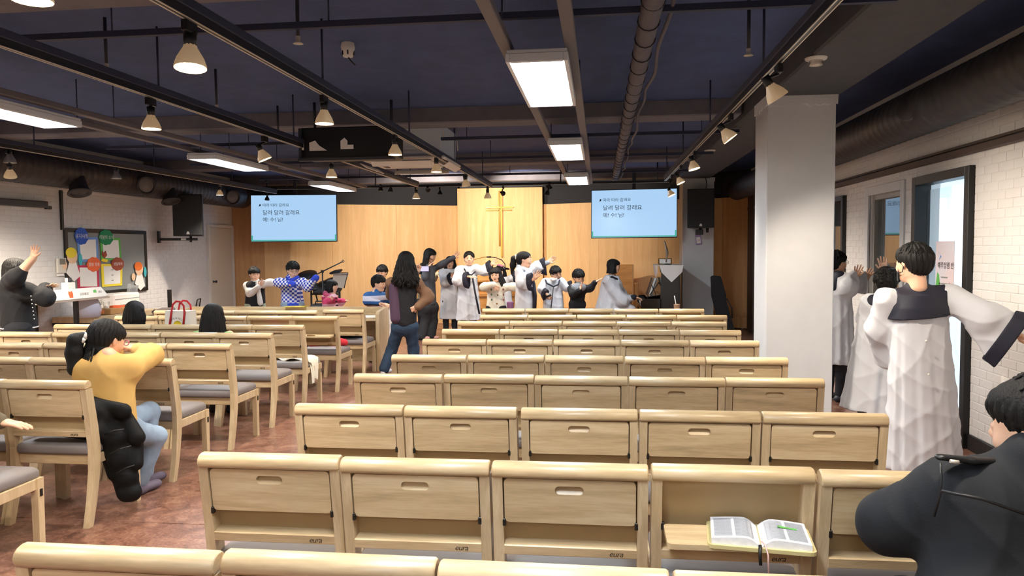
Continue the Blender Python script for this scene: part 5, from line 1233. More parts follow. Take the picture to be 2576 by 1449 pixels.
# ------------------------------------------------------------------ boy in check sweater
P = Person('boy with glasses in a blue and white checked sweater', 10.4, (736, 760), head=(737, 680), hs=1.03, face=145, pitch=-8)
J = P.J; n_ = J(737, 697); sh = [J(703, 706), J(761, 706)]; hip = J(736, 766); ar = [(J(698, 712, -.16), J(734, 715, -.26)), (J(773, 724, -.1), J(793, 701, -.16))]
P.hair('tousle', seed=2, locks=90); P.facefeat(); glasses(P); trunk(P, n_, hip); arms(P, sh, ar); P.hand(ar[0][1]-X((.05, 0, 0)), (1, -.1, .1), (0, 0, -1), 'grip', -1); P.hand(ar[1][1]-X((.04, 0, .03)), (.6, 0, .7), (0, 0, -1), 'grip', 1)
sw = top(P, checker_mat(), sh, hip, ar, (.15, .165), (.064, .058, .048), vox=.011)
M_BLUE = fab('royal blue rib knit', '2c46c0')
f = Field(); f.cap(hip+(0, 0, .03), hip-(0, 0, .02), .168, k=.01, flat=.63, fd=P.fw); f.half(hip-(0, 0, .035), (0, 0, -1)); f.half(hip+(0, 0, .028), (0, 0, 1)); P.add('waistband', f, M_BLUE)
for e, w in ar:
    d = nrm(w-e); f = Field(); f.cap(w-d*.02, w+d*.02, .05, .048, k=.01); P.add('cuff', f, M_BLUE)
f = Field(); f.chain([n_+X((-.075, -.02, -.0)), n_+X((-.03, -.1, -.04)), n_+X((0, -.13, -.09)), n_+X((.03, -.1, -.04)), n_+X((.08, -.02, 0))], [.025]*5, k=.01); P.add('collar', f, M_BLUE)
lower(P, hip, M_LJEAN, spread=.08); P.finish()
# ------------------------------------------------------------------ little girl in pink coat
P = Person('small girl in a pink plaid hooded coat reaching forward', 10.6, (834, 770), head=(835, 721), hs=.82, face=88, pitch=-4)
J = P.J; n_ = J(834, 738); sh = [J(820, 746, .09), J(838, 746, -.09)]; hip = J(832, 782); ar = [(J(852, 762, .1), J(862, 759, .1)), (J(822, 763, -.16), J(828, 756, -.2))]
P.hair('bob', seed=3, length=.1); P.tresses(40, -.17, .03, seed=3); P.facefeat(); trunk(P, n_, hip, (.08, .09)); arms(P, sh, ar, (.032, .028, .022)); P.hand(ar[0][1], (1, 0, .25), (0, 0, -1), 'open', 1); P.hand(ar[1][1], (.7, -.2, .5), (0, -1, 0), 'relax', -1)
M_PINK = stripe_mat('pink plaid wool', [(0, 'd0547c'), (.2, 'efc0ce'), (.34, 'd0446c'), (.5, 'efbccb'), (.62, 'd0446c'), (.78, 'efbccb'), (.9, 'd0446c')], .45, 1.05)
top(P, M_PINK, sh, hip-(0, 0, .2), ar, (.13, .155), (.055, .055, .05), flat=.8, name='coat')
f = Field(); f.cap(n_+X((-.06, -.08, .0)), n_+X((-.06, .08, .0)), .045, k=.02); f.cap(n_+X((-.06, -.08, .0)), n_+X((.05, -.07, -.05)), .03, k=.02); P.add('hood', f, fab('pink wool', 'e46f95')); lower(P, hip-(0, 0, .1), M_TROU, spread=.06, r=(.07, .055, .045), sl=.17)
for k in range(3): P.part('toggle', MB().ball(J(845+k*1.5, 750+k*9, -.14), (.022, .012, .01)), M_INK)
P.finish()
# ------------------------------------------------------------------ boy in striped sweater
P = Person('boy in a blue and pink striped sweater looking aside', 10.3, (940, 770), head=(953, 713), hs=1.0, face=105, pitch=-6)
J = P.J; n_ = J(946, 731); sh = [J(926, 741, -.08), J(966, 742, .06)]; hip = J(940, 782); ar = [(J(924, 758, -.16), J(951, 762, -.24)), (J(975, 750, .1), J(985, 760, .1))]
P.hair('bowl', seed=4); P.facefeat(.5); trunk(P, n_, hip, (.09, .1)); arms(P, sh, ar); P.hand(ar[0][1], (1, -.1, -.1), (0, 0, -1), 'relax', -1); P.hand(ar[1][1], (1, 0, 0), (0, 0, -1), 'relax', 1)
top(P, stripe_mat('blue striped knit', [(0, '2b4470'), (.12, '2b4470'), (.2, '2b3f66'), (.26, 'b89aa0'), (.42, '1a1d28'), (.47, '2f5c98'), (.6, 'c9c6d4'), (.8, '33649f')], hip[2]-.05, n_[2]), sh, hip-(0, 0, .03), ar, (.13, .135), (.058, .056, .045), flat=.72)
lower(P, hip-(0, 0, .05), fab('brown trousers', '6b4c38'), spread=.07); P.finish()
# ------------------------------------------------------------------ boy behind in black with white trousers
P = Person('boy in a black top and white trousers half hidden behind another', 12.2, (966, 800), head=(961, 685), hs=1.0, face=185, pitch=-10)
J = P.J; n_ = J(962, 703); sh = [J(946, 712), J(982, 712)]; hip = J(970, 765); ar = [(J(948, 738, -.05), J(957, 756, -.15)), (J(984, 738, -.02), J(978, 758, -.12))]
P.hair('tousle', seed=5, locks=60); P.facefeat(); trunk(P, n_, hip); arms(P, sh, ar)
for (e, w), s_ in zip(ar, (-1, 1)): P.hand(w, w-e, (0, 1, 0), 'relax', s_)
top(P, M_BLK, sh, hip, ar, (.13, .14), (.058, .054, .045)); lower(P, hip, fab('white cotton trousers', 'ddd8d2'), spread=.08, shoe=mat('pink canvas shoe', 'd8a9ae', .6)); P.finish()
# ------------------------------------------------------------------ woman in dark vest filming with a phone
P = Person('woman with long curly black hair and dark vest, filming with phone', 9.2, (1015, 900), head=(1022, 658), hs=1.08, face=12, pitch=-4, vox=.01)
J = P.J; n_ = J(1016, 690); sh = [J(985, 706), J(1050, 708)]; hip = J(1018, 808); ar = [(J(984, 742, .22), J(1050, 684, .4)), (J(1079, 747, .05), J(1049, 773, -.08))]
P.hair('long', seed=6, length=.25); P.tresses(300, -.36, .085, wave=.03, seed=6, r=.0085)
P.limb([ar[0][0], ar[0][1]], [.036, .028]); trunk(P, n_, hip); arms(P, sh, ar); P.hand(ar[0][1], (.3, .2, .9), (-.2, -1, 0), 'grip', -1); P.hand(ar[1][1], (-.8, -.1, -.35), (0, 1, .3), 'grip', 1)
M_BRWN = fab('brown knit sleeve', '75563f'); top(P, M_BRWN, sh, hip, ar, (.13, .14), (.066, .07, .055), name='sweater', sleeve=.92)
f = Field(); c = (sh[0]+sh[1])/2; f.cap(c-(0, 0, .1), hip+(0, 0, .01), .165, .16, k=.06, flat=.72, fd=P.fw); f.cap(sh[0]-(0, 0, .03), sh[1]-(0, 0, .03), .07, k=.06); f.half(hip-(0, 0, .06), (0, 0, -1)); f.ell(sh[1]+X((.07, 0, -.07)), (.055, .13, .12), k=.02, sub=True)
v = P.add('vest', f, fab('black quilted vest', '141118', bump=.4)); f = Field(); f.cap(J(994, 722, -.045), J(999, 800, -.05), .08, .085, k=.03); f.half(hip-(0, 0, .05), (0, 0, -1)); P.add('vest_side', f, fab('plum fleece', '4a3347'))
f = Field(); f.cap(hip-(0, 0, .04), hip-(0, 0, .09), .15, k=.02, flat=.66, fd=P.fw); f.half(hip-(0, 0, .1), (0, 0, -1)); P.add('shirt_tail', f, fab('grey tee', '8a8488'))
lg = [(J(1004, 822), J(985, 880, .08), J(967, 935)), (J(1033, 822), J(1040, 878, .1), J(1045, 926, .1))]
for q in lg: q[2][2] = .08
legs(P, M_JEAN, hip-(0, 0, .06), lg, (.09, .074, .07), shoe=mat('white sneaker', 'cfcfd2', .5)); P.finish()
ph = at(1066, 676, Y=9.68); t = thing('phone', 'black phone with glowing screen held by the curly haired woman', 'phone', ph)
MB().box((0, 0, 0), (.15, .009, .075), ch=.003).obj('phone_body', M_BLACK, t); MB().box((0, -.006, 0), (.138, .002, .066)).obj('phone_screen', mat('lit phone picture', '000000', .3, var=.4, vscale=30, emit=(.5, .45, .65, 1), estr=.8), t)
# ------------------------------------------------------------------ teacher in charcoal sweater
P = Person('woman in charcoal sweater with long hair, one arm stretched up', 12.9, (1075, 800), head=(1082, 643), hs=1.04, face=100, pitch=-14)
J = P.J; n_ = J(1077, 664); sh = [J(1085, 675, .14), J(1071, 676, -.12)]; hip = J(1081, 760); ar = [(J(1115, 664, .02), J(1141, 648, -.08)), (J(1068, 700, -.28), J(1077, 671, -.32))]
P.hair('long', seed=7, length=.25); P.tresses(120, -.42, .03, wave=.008, seed=7, r=.011, fall=(-.05, 0, 0)); P.facefeat(); trunk(P, n_, hip); arms(P, sh, ar)
P.hand(ar[0][1], (.72, 0, .75), (0, -1, 0), 'open', 1); P.hand(ar[1][1], (.7, -.1, .55), (.4, 0, -.9), 'open', -1)
top(P, M_CHAR, sh, hip-(0, 0, .02), ar, (.13, .135), (.058, .054, .046), flat=.85)
lg = [(J(1088, 772, .05), J(1090, 808, .1), J(1083, 848, .05)), (J(1074, 772, -.05), J(1070, 808, .0), J(1060, 844, -.05))]
for q in lg: q[2][2] = .07
legs(P, fab('charcoal flared trousers', '2b2d33'), hip-(0, 0, .05), lg, (.1, .082, .095), shoe=mat('pink slipper', 'd6a196', .6)); P.part('headset', MB().tube([P.H(.08, 0, -.01), P.H(.075, .05, -.04), P.H(.05, .1, -.055)], .004, 6), M_BLACK); P.finish()
# beige sleeved child behind the teacher
P = Person('child in beige top mostly hidden behind the charcoal sweater woman', 14.2, (1072, 800), head=(1066, 676), hs=.98, face=140)
J = P.J; n_ = J(1066, 694); sh = [J(1050, 702), J(1080, 702)]; hip = J(1066, 760); ar = [(J(1052, 728), J(1062, 745, -.1)), (J(1090, 704, -.1), J(1101, 690, -.15))]
P.hair('bob', seed=8, length=.12); P.facefeat(); trunk(P, n_, hip); arms(P, sh, ar); P.hand(ar[1][1], (.5, -.2, -.6), (0, 0, -1), 'relax', 1); P.hand(ar[0][1], (0, -.3, -1), (0, 1, 0), 'relax', -1)
top(P, fab('beige knit', 'a3967c'), sh, hip, ar, (.12, .13), (.055, .052, .045)); lower(P, hip, M_TROU); P.finish()
# ------------------------------------------------------------------ gowned children
def gowned(label, Y, base, head, hs, face, neck, sh, hemy, hem, ar, hands, hair, pitch=0, roll=0, hk={}, rb={}, trou=None, tr=None, mouth=0, closed=True, shoe=None):
    P = Person(label, Y, base, head=head, hs=hs, face=face, pitch=pitch, roll=roll); J = P.J
    n_ = J(*neck); sh = [J(*q) for q in sh]; ar = [(J(*e), J(*w)) for e, w in ar]; hemz = J(base[0], hemy)[2]; c = (sh[0]+sh[1])/2; hip = X((c[0]+rb.get('shift', (0, 0))[0]*.5, c[1]+rb.get('shift', (0, 0))[1]*.5, max(.5, c[2]*.55)))
    P.hair(hair, **hk); P.facefeat(mouth, closed=closed); trunk(P, n_, hip); arms(P, sh, ar)
    for (e, w), h in zip(ar, hands): P.hand(lerp(e, w, h[4] if len(h) > 4 else 1.0), h[0], h[1], h[2], h[3])
    robe(P, n_, sh, hemz, hem, ar, **rb); lower(P, hip, trou or M_TROU, spread=.08, shoe=shoe or M_WSHOE)
    return P
P = gowned('gowned girl with bobbed hair behind an outstretched grey sleeve', 13.4, (1130, 800), (1132, 661), 1.0, 172, (1131, 679), [(1113, 685), (1149, 684)], 802, .2, [((1117, 712, -.12), (1136, 697, -.2)), ((1158, 700, -.1), (1166, 712, -.15))], [((.6, -.3, .6), (0, -1, 0), 'relax', -1), ((.5, -.3, -.4), (0, 0, -1), 'relax', 1)], 'bob', hk=dict(seed=9, length=.14), rb=dict(ph=.5, rs=(.065, .075, .11)), mouth=.5); P.finish()
P = gowned('gowned girl with tied back hair pointing one arm to the side', 12.5, (1180, 805), (1180, 651), 1.08, 168, (1178, 671), [(1156, 679), (1198, 676)], 805, .21, [((1148, 706, -.14), (1176, 697, -.26)), ((1214, 682, -.02), (1234, 668, -.06))], [((1, -.2, -.05), (0, 0, -1), 'open', -1, 1.15), ((.65, 0, .75), (0, -1, 0), 'open', 1, 1.1)], 'pony', hk=dict(seed=10), rb=dict(ph=1.4, rs=(.07, .085, .14), body=.165, folds=.018, hang=.9))
J = P.J; tape(P, [J(1168, 676, -.1), J(1174, 688, -.17), J(1186, 692, -.18), J(1196, 683, -.13)], .012); tape(P, [J(1189, 700, -.19), J(1196, 740, -.22), J(1206, 790, -.22)], .016); P.part('hair_tail', MB().tube([P.H(0, -.1, .0), P.H(-.03, -.12, -.08), P.H(-.05, -.1, -.18)], [.02, .026, .006], 8), M_HAIR); P.finish()
P = gowned('gowned girl hidden behind the cream cardigan girl, pink hair bow', 13.1, (1266, 800), (1258, 683), .98, 190, (1262, 700), [(1247, 708), (1280, 706)], 800, .2, [((1250, 728), (1258, 740, -.1)), ((1288, 700, -.05), (1296, 692, -.1))], [((0, -.3, -1), (0, 1, 0), 'relax', -1), ((.6, 0, .6), (0, -1, 0), 'relax', 1)], 'bob', hk=dict(seed=11, length=.12), rb=dict(rs=(.07, .08, .11)), pitch=-10); P.part('hair_bow', MB().ball(P.H(-.05, .03, .11), (.035, .02, .02)).ball(P.H(.0, .03, .125), (.035, .02, .02)), fab('pink bow', 'dd8fa6')); P.part('hair_band', MB().tube([P.H(.085*math.cos(a), .01, .03+.092*math.sin(a)) for a in np.linspace(.2, 2.9, 12)], .009, 6), M_WSHIRT); P.finish()
# cream cardigan girl
P = Person('girl in a cream cable knit cardigan with arms spread', 11.8, (1248, 780), head=(1247, 692), hs=1.02, face=186, pitch=-4, roll=8)
J = P.J; n_ = J(1247, 711); sh = [J(1226, 717), J(1267, 718)]; hip = J(1248, 772); ar = [(J(1216, 722, -.16), J(1241, 716, -.26)), (J(1292, 722, -.04), J(1320, 722, -.08))]
P.hair('long', seed=12, length=.22); P.tresses(110, -.26, .04, seed=12, r=.01, fall=(.06, 0, 0), back=False); P.facefeat(.6, closed=False); trunk(P, n_, hip); arms(P, sh, ar); P.hand(ar[0][1], (.6, -.1, -.5), (0, 1, 0), 'relax', -1); P.hand(ar[1][1], (1, -.1, .25), (0, 0, -1), 'open', 1)
top(P, M_CREAM, sh, hip-(0, 0, .2), ar, (.13, .17), (.06, .06, .052), name='cardigan', folds=.006); lower(P, hip-(0, 0, .03), M_TROU)
for k in range(3):
    for sx, c_ in ((1236, '5a6a58'), (1266, '8a5a4c')): P.part('embroidery', MB().ball(J(sx+k*.5, 728+k*13, -.145), (.014, .008, .02)), mat('thread '+c_, c_, .8))
for k in range(2): P.part('button', MB().ball(J(1252-k*2, 742+k*22, -.15), (.014, .008, .014)), M_GOLD)
P.finish()
P = gowned('gowned girl with a high ponytail stretching an arm upward', 11.4, (1322, 790), (1319, 654), 1.1, 96, (1316, 674), [(1332, 680, .12), (1308, 684, -.12)], 860, .23, [((1352, 672, .14), (1370, 664, .14)), ((1312, 712, -.22), (1338, 703, -.3))], [((.8, 0, .6), (0, -1, 0), 'flat', 1, 1.5), ((.6, -.1, .6), (0, -1, 0), 'open', -1, 1.2)], 'pony', hk=dict(seed=13), rb=dict(ph=2.2, rs=(.075, .095, .14), body=.17, fl=.85, hang=.7, folds=.016), pitch=4, mouth=.3)
J = P.J; a, b_ = J(1352, 672, .14), J(1370, 664, .14); f = Field(); f.cap(lerp(a, b_, .6), lerp(a, b_, 1.45), .04, .036, k=.01); P.add('sweat_sleeve', f, fab('grey jersey', '9aa0a8')); P.limb([b_, lerp(a, b_, 1.5)], [.03, .025]); f = Field(); f.chain([J(1322, 671, .1), J(1306, 670, .02), J(1305, 674, -.1), J(1318, 680, -.17)], [.035, .045, .04, .025], k=.02); P.add('hood', f, fab('grey jersey', '9aa0a8'))
f = Field(); f.chain([P.H(0, -.1, .05), P.H(0, -.15, .03), P.H(-.01, -.17, -.06), P.H(-.01, -.2, -.17)], [.03, .045, .05, .015], k=.02); P.add('ponytail', f, M_HAIR, .009); P.part('hair_tie', MB().tube([P.H(.0+.035*math.cos(a), -.115, .045+.035*math.sin(a)) for a in np.linspace(0, 6.283, 10)], .012, 6), M_WSHIRT); tape(P, [J(1342, 712, -.1), J(1346, 745, -.1), J(1344, 790, -.12)], .03); P.finish()
P = gowned('gowned boy with short hair laughing, small mic in hand', 12.0, (1392, 780), (1399, 688), 1.0, 150, (1394, 703), [(1373, 710), (1412, 709)], 830, .2, [((1362, 729, -.1), (1374, 739, -.2)), ((1424, 723, -.02), (1438, 717, -.04))], [((.5, -.2, -.5), (0, 1, 0), 'grip', -1, 1.2), ((.9, 0, .3), (0, 0, -1), 'relax', 1, 1.15)], 'short', hk=dict(seed=14, locks=50), rb=dict(ph=3, rs=(.065, .072, .1)), pitch=-14, roll=14, mouth=.4)
J = P.J; tape(P, [J(1372, 704, -.06), J(1376, 713, -.12), J(1392, 721, -.145), J(1404, 716, -.13), J(1408, 704, -.08)], .013); tape(P, [J(1392, 722, -.15), J(1390, 745, -.17), J(1385, 785, -.19)], .007)
P.part('handheld_mic', MB().tube([J(1374, 747, -.25), J(1386, 741, -.25)], [.014, .02], 8), M_BLACK); P.part('shirt_collar', MB().tube([n for n in (J(1384, 700, -.08), J(1392, 706, -.12), J(1401, 701, -.1))], .016, 6), M_WSHIRT); P.finish()
# boy in black sweater with grey yoke
P = Person('laughing boy in a black sweater with grey yoke, arms out', 11.4, (1454, 780), head=(1456, 698), hs=1.0, face=158, pitch=-16, roll=6)
J = P.J; n_ = J(1456, 714); sh = [J(1438, 722), J(1470, 721)]; hip = J(1452, 765); ar = [(J(1440, 741, -.1), J(1458, 731, -.22)), (J(1484, 727, -.02), J(1496, 711, -.06))]
P.hair('tousle', seed=15, locks=110); P.facefeat(.4); trunk(P, n_, hip); arms(P, sh, ar); P.hand(ar[0][1], (.4, -.1, .8), (-1, 0, 0), 'relax', -1); P.hand(ar[1][1], (.8, 0, .5), (0, 0, -1), 'open', 1)
top(P, M_BLK, sh, hip, ar, (.12, .115), (.054, .05, .043)); f = Field(); f.cap(n_+X((-.06, -.06, -.05)), n_+X((.06, -.06, -.05)), .055, k=.03); f.cap(n_-(0, .04, .02), n_-(0, .09, .09), .06, .05, k=.03); P.add('yoke', f, fab('grey knit', '8f9298')); lower(P, hip, M_TROU, r=(.066, .056, .05), spread=.06); P.finish()
# ------------------------------------------------------------------ pianist
P = Person('gowned woman with bobbed black hair playing the piano', 13.5, (1540, 775), head=(1544, 670), hs=1.08, face=88, pitch=-2)
J = P.J; n_ = J(1541, 690); sh = [J(1544, 703, .16), J(1530, 705, -.16)]; ar = [(J(1570, 755, .2), J(1595, 748, .2)), (J(1566, 757, -.2), J(1594, 748, -.18))]; hip = J(1533, 778)
P.hair('bob', seed=16, length=.16); P.facefeat(); trunk(P, n_, hip); arms(P, sh, ar)
for (e, w), s_ in zip(ar, (-1, 1)): P.hand(w+X((.02, 0, 0)), (1, 0, -.15), (0, 0, -1), 'relax', s_)
f = Field(); f.cone(n_-(0, 0, .02), hip-(0, 0, .03), [(0, .1), (.2, .17), (.6, .19), (1, .22)], k=.04, flat=1.15, fd=P.fw, folds=.012, n=8); f.cap(sh[0], sh[1], .075, k=.06)
for e, (el, w) in zip(sh, ar): f.cap(e, el, .085, .12, k=.06); f.cap(el, lerp(el, w, .82), .1, .055, k=.05)
kn = [J(1585, 782, s_*.14) for s_ in (1, -1)]
for k_ in kn: f.cap(hip, k_, .13, .1, k=.06); f.cap(k_, k_+X((.06, 0, -.25)), .1, .12, k=.05)
f.cap(hip-(0, 0, .05), hip-(.05, 0, .3), .2, .22, k=.06); P.add('gown', f, M_GOWN)
for el, w in ar: d = nrm(w-el); f = Field(); f.cap(w-d*.05, w+d*.01, .052, .05, k=.01); P.add('cuff', f, M_NAVY)
tape(P, [J(1519, 712, -.17), J(1528, 700, -.23), J(1540, 697, -.19), J(1552, 702, -.1), J(1557, 712, 0)], .02); f = Field(); f.cap(n_-(0, 0, .03), n_+(.0, 0, .02), .055, .053, k=.01); P.add('turtleneck', f, fab('brown turtleneck', '6c5a4a'))
lg = [(hip+X((0, s_*.1, 0)), k_, X((k_[0]+.06, k_[1], .08))) for s_, k_ in zip((1, -1), kn)]; legs(P, M_TROU, hip, lg, (.08, .06, .05)); P.finish()
pb = P.o+hip; t = thing('piano_bench', 'black piano bench under the seated pianist', 'bench', (pb[0], 13.5, 0)); zb = hip[2]-.13
MB().box((0, 0, zb-.04), (.36, .7, .07), ch=.012).obj('bench_seat', M_PIANO, t)
for sx in (-.14, .14):
    for sy in (-.3, .3): MB().box((sx, sy, (zb-.07)/2), (.04, .04, zb-.07), ch=.003).obj('leg', M_PIANO, t)
# ------------------------------------------------------------------ gowned children by the right wall
P = gowned('gowned child in glasses standing beyond the near pillar', 8.0, (2112, 960), (2103, 661), 1.06, 62, (2097, 688), [(2086, 706, .05), (2118, 708, -.1)], 912, .22, [((2150, 712, .1), (2175, 704, .14)), ((2134, 722, -.2), (2150, 700, -.12))], [((.6, .2, .8), (-.5, -.6, 0), 'open', -1), ((.35, .1, .9), (-.5, -.6, 0), 'open', 1)], 'short', hk=dict(seed=17, locks=60), rb=dict(ph=1, rs=(.09, .1, .125), body=.19, cuffs=(0, 0), vox=.01), shoe=M_DARK)
glasses(P, M_IVORY); J = P.J; f = Field(); f.cap(J(2085, 700, .02), J(2112, 702, -.1), .085, k=.03); f.cap(J(2095, 712, -.06), J(2102, 716, -.1), .085, k=.03); P.add('yoke', f, M_NAVY); P.finish()
P = gowned('gowned child with curly hair, blue shoes, beside the tall window', 6.95, (2188, 1000), (2230, 710), 1.06, 18, (2224, 742), [(2190, 765, .0), (2246, 762, .0)], 1034, .23, [((2178, 800, .15), (2200, 780, .25)), ((2262, 790, .1), (2258, 770, .25))], [((.2, .2, 1), (0, -1, 0), 'open', -1), ((.1, .2, 1), (0, -1, 0), 'open', 1)], 'tousle', hk=dict(seed=18, locks=160), rb=dict(ph=2, rs=(.085, .095, .11), body=.18, cuffs=(0, 0), vox=.01, shift=(-.1, 0)), shoe=mat('blue canvas shoe', '2f5b9c', .7))
f = Field(); R_ = random.Random(4)
for k in range(60):
    a = R_.uniform(0, 6.28); e = R_.uniform(-.5, 1.4); d = X((math.cos(a)*math.cos(e), math.sin(a)*math.cos(e), math.sin(e)))
    if d[1] > .7 and d[2] < .3: continue
    f.ell(X((0, -.015, .03))+d*X((.088, .1, .088)), (.02, .02, .02), k=.008)
V, F = f.mesh(.007); link('hair_curls', np_mesh('hair_curls', (V*P.hs)@P.HR.T+P.hc, F, M_HAIR), P.t); J = P.J; f = Field(); f.cap(J(2196, 762, -.02), J(2244, 760, -.02), .082, k=.03); P.add('yoke', f, M_NAVY)
a = J(2240, 700, .3); P.limb([J(2246, 750, .3), J(2224, 684, .3)], [.035, .026]); P.hand(J(2224, 684, .3), (-.15, 0, 1), (0, -1, 0), 'open', -1); P.finish()
# boy in gown seen from behind, arm stretched to the window side
P = Person('boy in white choir gown with navy yoke seen from behind', 5.4, (2310, 1100), head=(2298, 662), hs=1.16, face=-22, pitch=-2, vox=.0075)
J = P.J; n_ = J(2306, 712); sh = [J(2232, 755), J(2392, 748)]; ar = [(J(2212, 826, .1), J(2236, 896, .2)), (J(2478, 802, -.13), J(2552, 840, -.2))]
P.hair('bowl', seed=19, locks=30, vox=.005); hip = X((0, 0, .85)); trunk(P, n_, hip); arms(P, sh, ar); P.hand(lerp(*ar[1], 1.1), (1, 0, -.4), (0, 0, -1), 'relax', 1)
c = (sh[0]+sh[1])/2; hz = J(2325, 1172)[2]; f = Field(); hc = X((J(2328, 1100)[0], .02, hz))
f.cone(c+(0, 0, .02), hc, [(0, .15), (.1, .2), (.4, .232), (1, .275)], k=.04, flat=.7, fd=P.fw, folds=.013, n=13, ph=.4); f.cap(sh[0], sh[1], .075, k=.06); f.cap(c, n_-(0, 0, .03), .09, .065, k=.05)
f.cap(sh[0], ar[0][0], .08, .092, k=.05); f.cap(ar[0][0], ar[0][1], .092, .1, k=.05); f.cap(sh[1], ar[1][0], .085, .115, k=.05)
d = nrm(ar[1][1]-ar[1][0]); dn = nrm(X((0, 0, -1.))-d*(-d[2])); w2 = ar[1][1]+dn*.05; f.cone(ar[1][0]-d*.03, w2, [(0, .115), (1, .185)], k=.05, flat=.45, fd=np.cross(d, dn), folds=.008, n=5)
f.cap(J(2328, 1100, -.24), J(2328, 1190, -.26), .004, .02, k=.004, sub=True); g_ = P.add('gown', f, M_GOWN, .0085)
g = Field(); a = w2-d*.07; g.cone(a, w2+d*.02, [(0, .19), (1, .206)], k=.004, flat=.47, fd=np.cross(d, dn), folds=.008, n=5); P.add('cuff', g, M_NAVY, .0075)
# yoke laid over the upper back
f = Field(); f.cone(c+(0, 0, .03), c-(0, 0, .14), [(0, .17), (.5, .218), (1, .228)], k=.02, flat=.72, fd=P.fw); f.cap(sh[0]+X((.05, 0, .012)), sh[1]-X((.04, 0, -.012)), .076, k=.05); f.cap(c, n_-(0, 0, .025), .094, .067, k=.05); f.ell(n_+(0, .02, .06), (.075, .085, .07), k=.01, sub=True); f.half(c-(0, 0, .125), (.08, 0, -1)); f.half(sh[0]+X((.02, 0, 0)), (-1, 0, .25)); f.half(sh[1]-X((.005, 0, 0)), (1, 0, .1)); f.half(c+X((0, .05, 0)), P.fw); P.add('yoke', f, M_NAVY, .0075)
for yy in (858, 942): P.part('button', MB().ball(J(2330+(yy-858)*.08, yy, -.215), (.008, .006, .008)), M_IVORY)
P.part('mask', MB().tube([P.H(-.078, .01, .0), P.H(-.084, -.012, -.02), P.H(-.08, .0, -.05), P.H(-.07, .05, -.06)], .003, 6).grid(lambda u, v: P.H((u-.5)*.13, .11-.9*((u-.5)*.26)**2*4, -.02-.085*v), 8, 5), M_BLACK)
lower(P, hip, fab('grey trousers', '6a6a6e'), spread=.09, shoe=mat('pink sock shoe', 'cfa59b', .7)); P.finish()
# ------------------------------------------------------------------ woman in black cardigan by the left wall
PX_ = at(45, 760, X=-6.1); YW = PX_[1]
P = Person('woman in black cardigan with white buttons raising an arm', YW, (-6.12, YW, 0), head=(40, 680), hs=1.04, face=55, pitch=-4, vox=.009)
J = P.J; n_ = J(36, 708); sh = [J(6, 722, .08), J(66, 726, -.1)]; hip = J(50, 822); ar = [(J(38, 700, -.26), J(83, 650, -.22)), (J(116, 752, -.05), J(114, 726, .05))]
P.hair('bob', seed=20, length=.03); P.facefeat(); trunk(P, n_, hip, (.13, .14)); arms(P, sh, ar, (.05, .042, .032)); P.limb([lerp(*ar[0], .4), ar[0][1]], [.045, .03]); P.hand(ar[0][1], (.25, 0, .9), (.2, -.9, 0), 'open', 1); P.hand(ar[1][1], (.8, .1, .3), (0, -.4, -1), 'open', -1)
top(P, fab('black cardigan knit', '0f0f14'), sh, hip, [(ar[0][0], lerp(*ar[0], .3)), ar[1]], (.2, .21), (.085, .08, .068), flat=.8, name='cardigan'); f = Field(); f.cap(hip+(0, 0, .01), hip-(0, 0, .01), .212, k=.01, flat=.81, fd=P.fw); f.half(hip-(0, 0, .012), (0, 0, -1)); f.half(hip+(0, 0, .004), (0, 0, 1)); P.add('hem_stripe', f, M_PAPER)
for k in range(7): P.part('button', MB().ball(J(78+k*1.4, 745+k*9.5, -.2), (.0055, .0055, .0055)), M_PAPER)
lower(P, hip-(0, 0, .02), M_TROU, spread=.1, r=(.12, .09, .08)); P.finish()
# ------------------------------------------------------------------ seated children seen from behind
def seated(label, chair, head, hs, hairf, topm, Y, face=0, sw=.15):
    c = CHAIRS[chair]; x, y = c.location[0], c.location[1]
    P = Person(label, Y, (x, Y, 0), head=head, hs=hs, face=face); n_ = P.hc-(0, .0, .13*hs); sh = [n_+X((-sw, 0, -.05)), n_+X((sw, 0, -.05))]; hip = X((n_[0]*.3, y-Y-.03, .57)); ar = [(s_+X((0, .08, -.22)), s_+X((0, .26, -.28))) for s_ in sh]
    hairf(P); P.facefeat(); trunk(P, n_, hip, (.08, .09)); arms(P, sh, ar)
    for (e, w), sg in zip(ar, (-1, 1)): P.hand(w, w-e, (0, 0, -1), 'relax', sg)
    top(P, topm, sh, hip, ar, (.12, .125), (.05, .046, .04), vox=.012)
    L = [(hip+X((s_*.07, .02, 0)), X((hip[0]+s_*.09, y-Y+.28, .55)), X((hip[0]+s_*.09, y-Y+.3, .12))) for s_ in (-1, 1)]; legs(P, M_LJEAN, hip, L, (.07, .055, .045)); P.finish(); return P
seated('seated child with a smooth black bob and pale blue shirt', ('w', 2, 1), (340, 785), 1.0, lambda P: (P.hair('bob', seed=21, length=.2), P.tresses(90, -.16, .035, seed=21, r=.012)), fab('pale blue shirt', '9fb0c2'), 7.42)
seated('seated girl with long black hair in green and white top', ('w', 3, 3), (537, 795), 1.0, lambda P: (P.hair('long', seed=22, length=.22), P.tresses(150, -.3, .05, seed=22, r=.012)), stripe_mat('green white raglan', [(0, 'd9cfc8'), (.55, '86b56a'), (.8, 'cfd8c0')], .5, 1.0), 6.72, sw=.16)
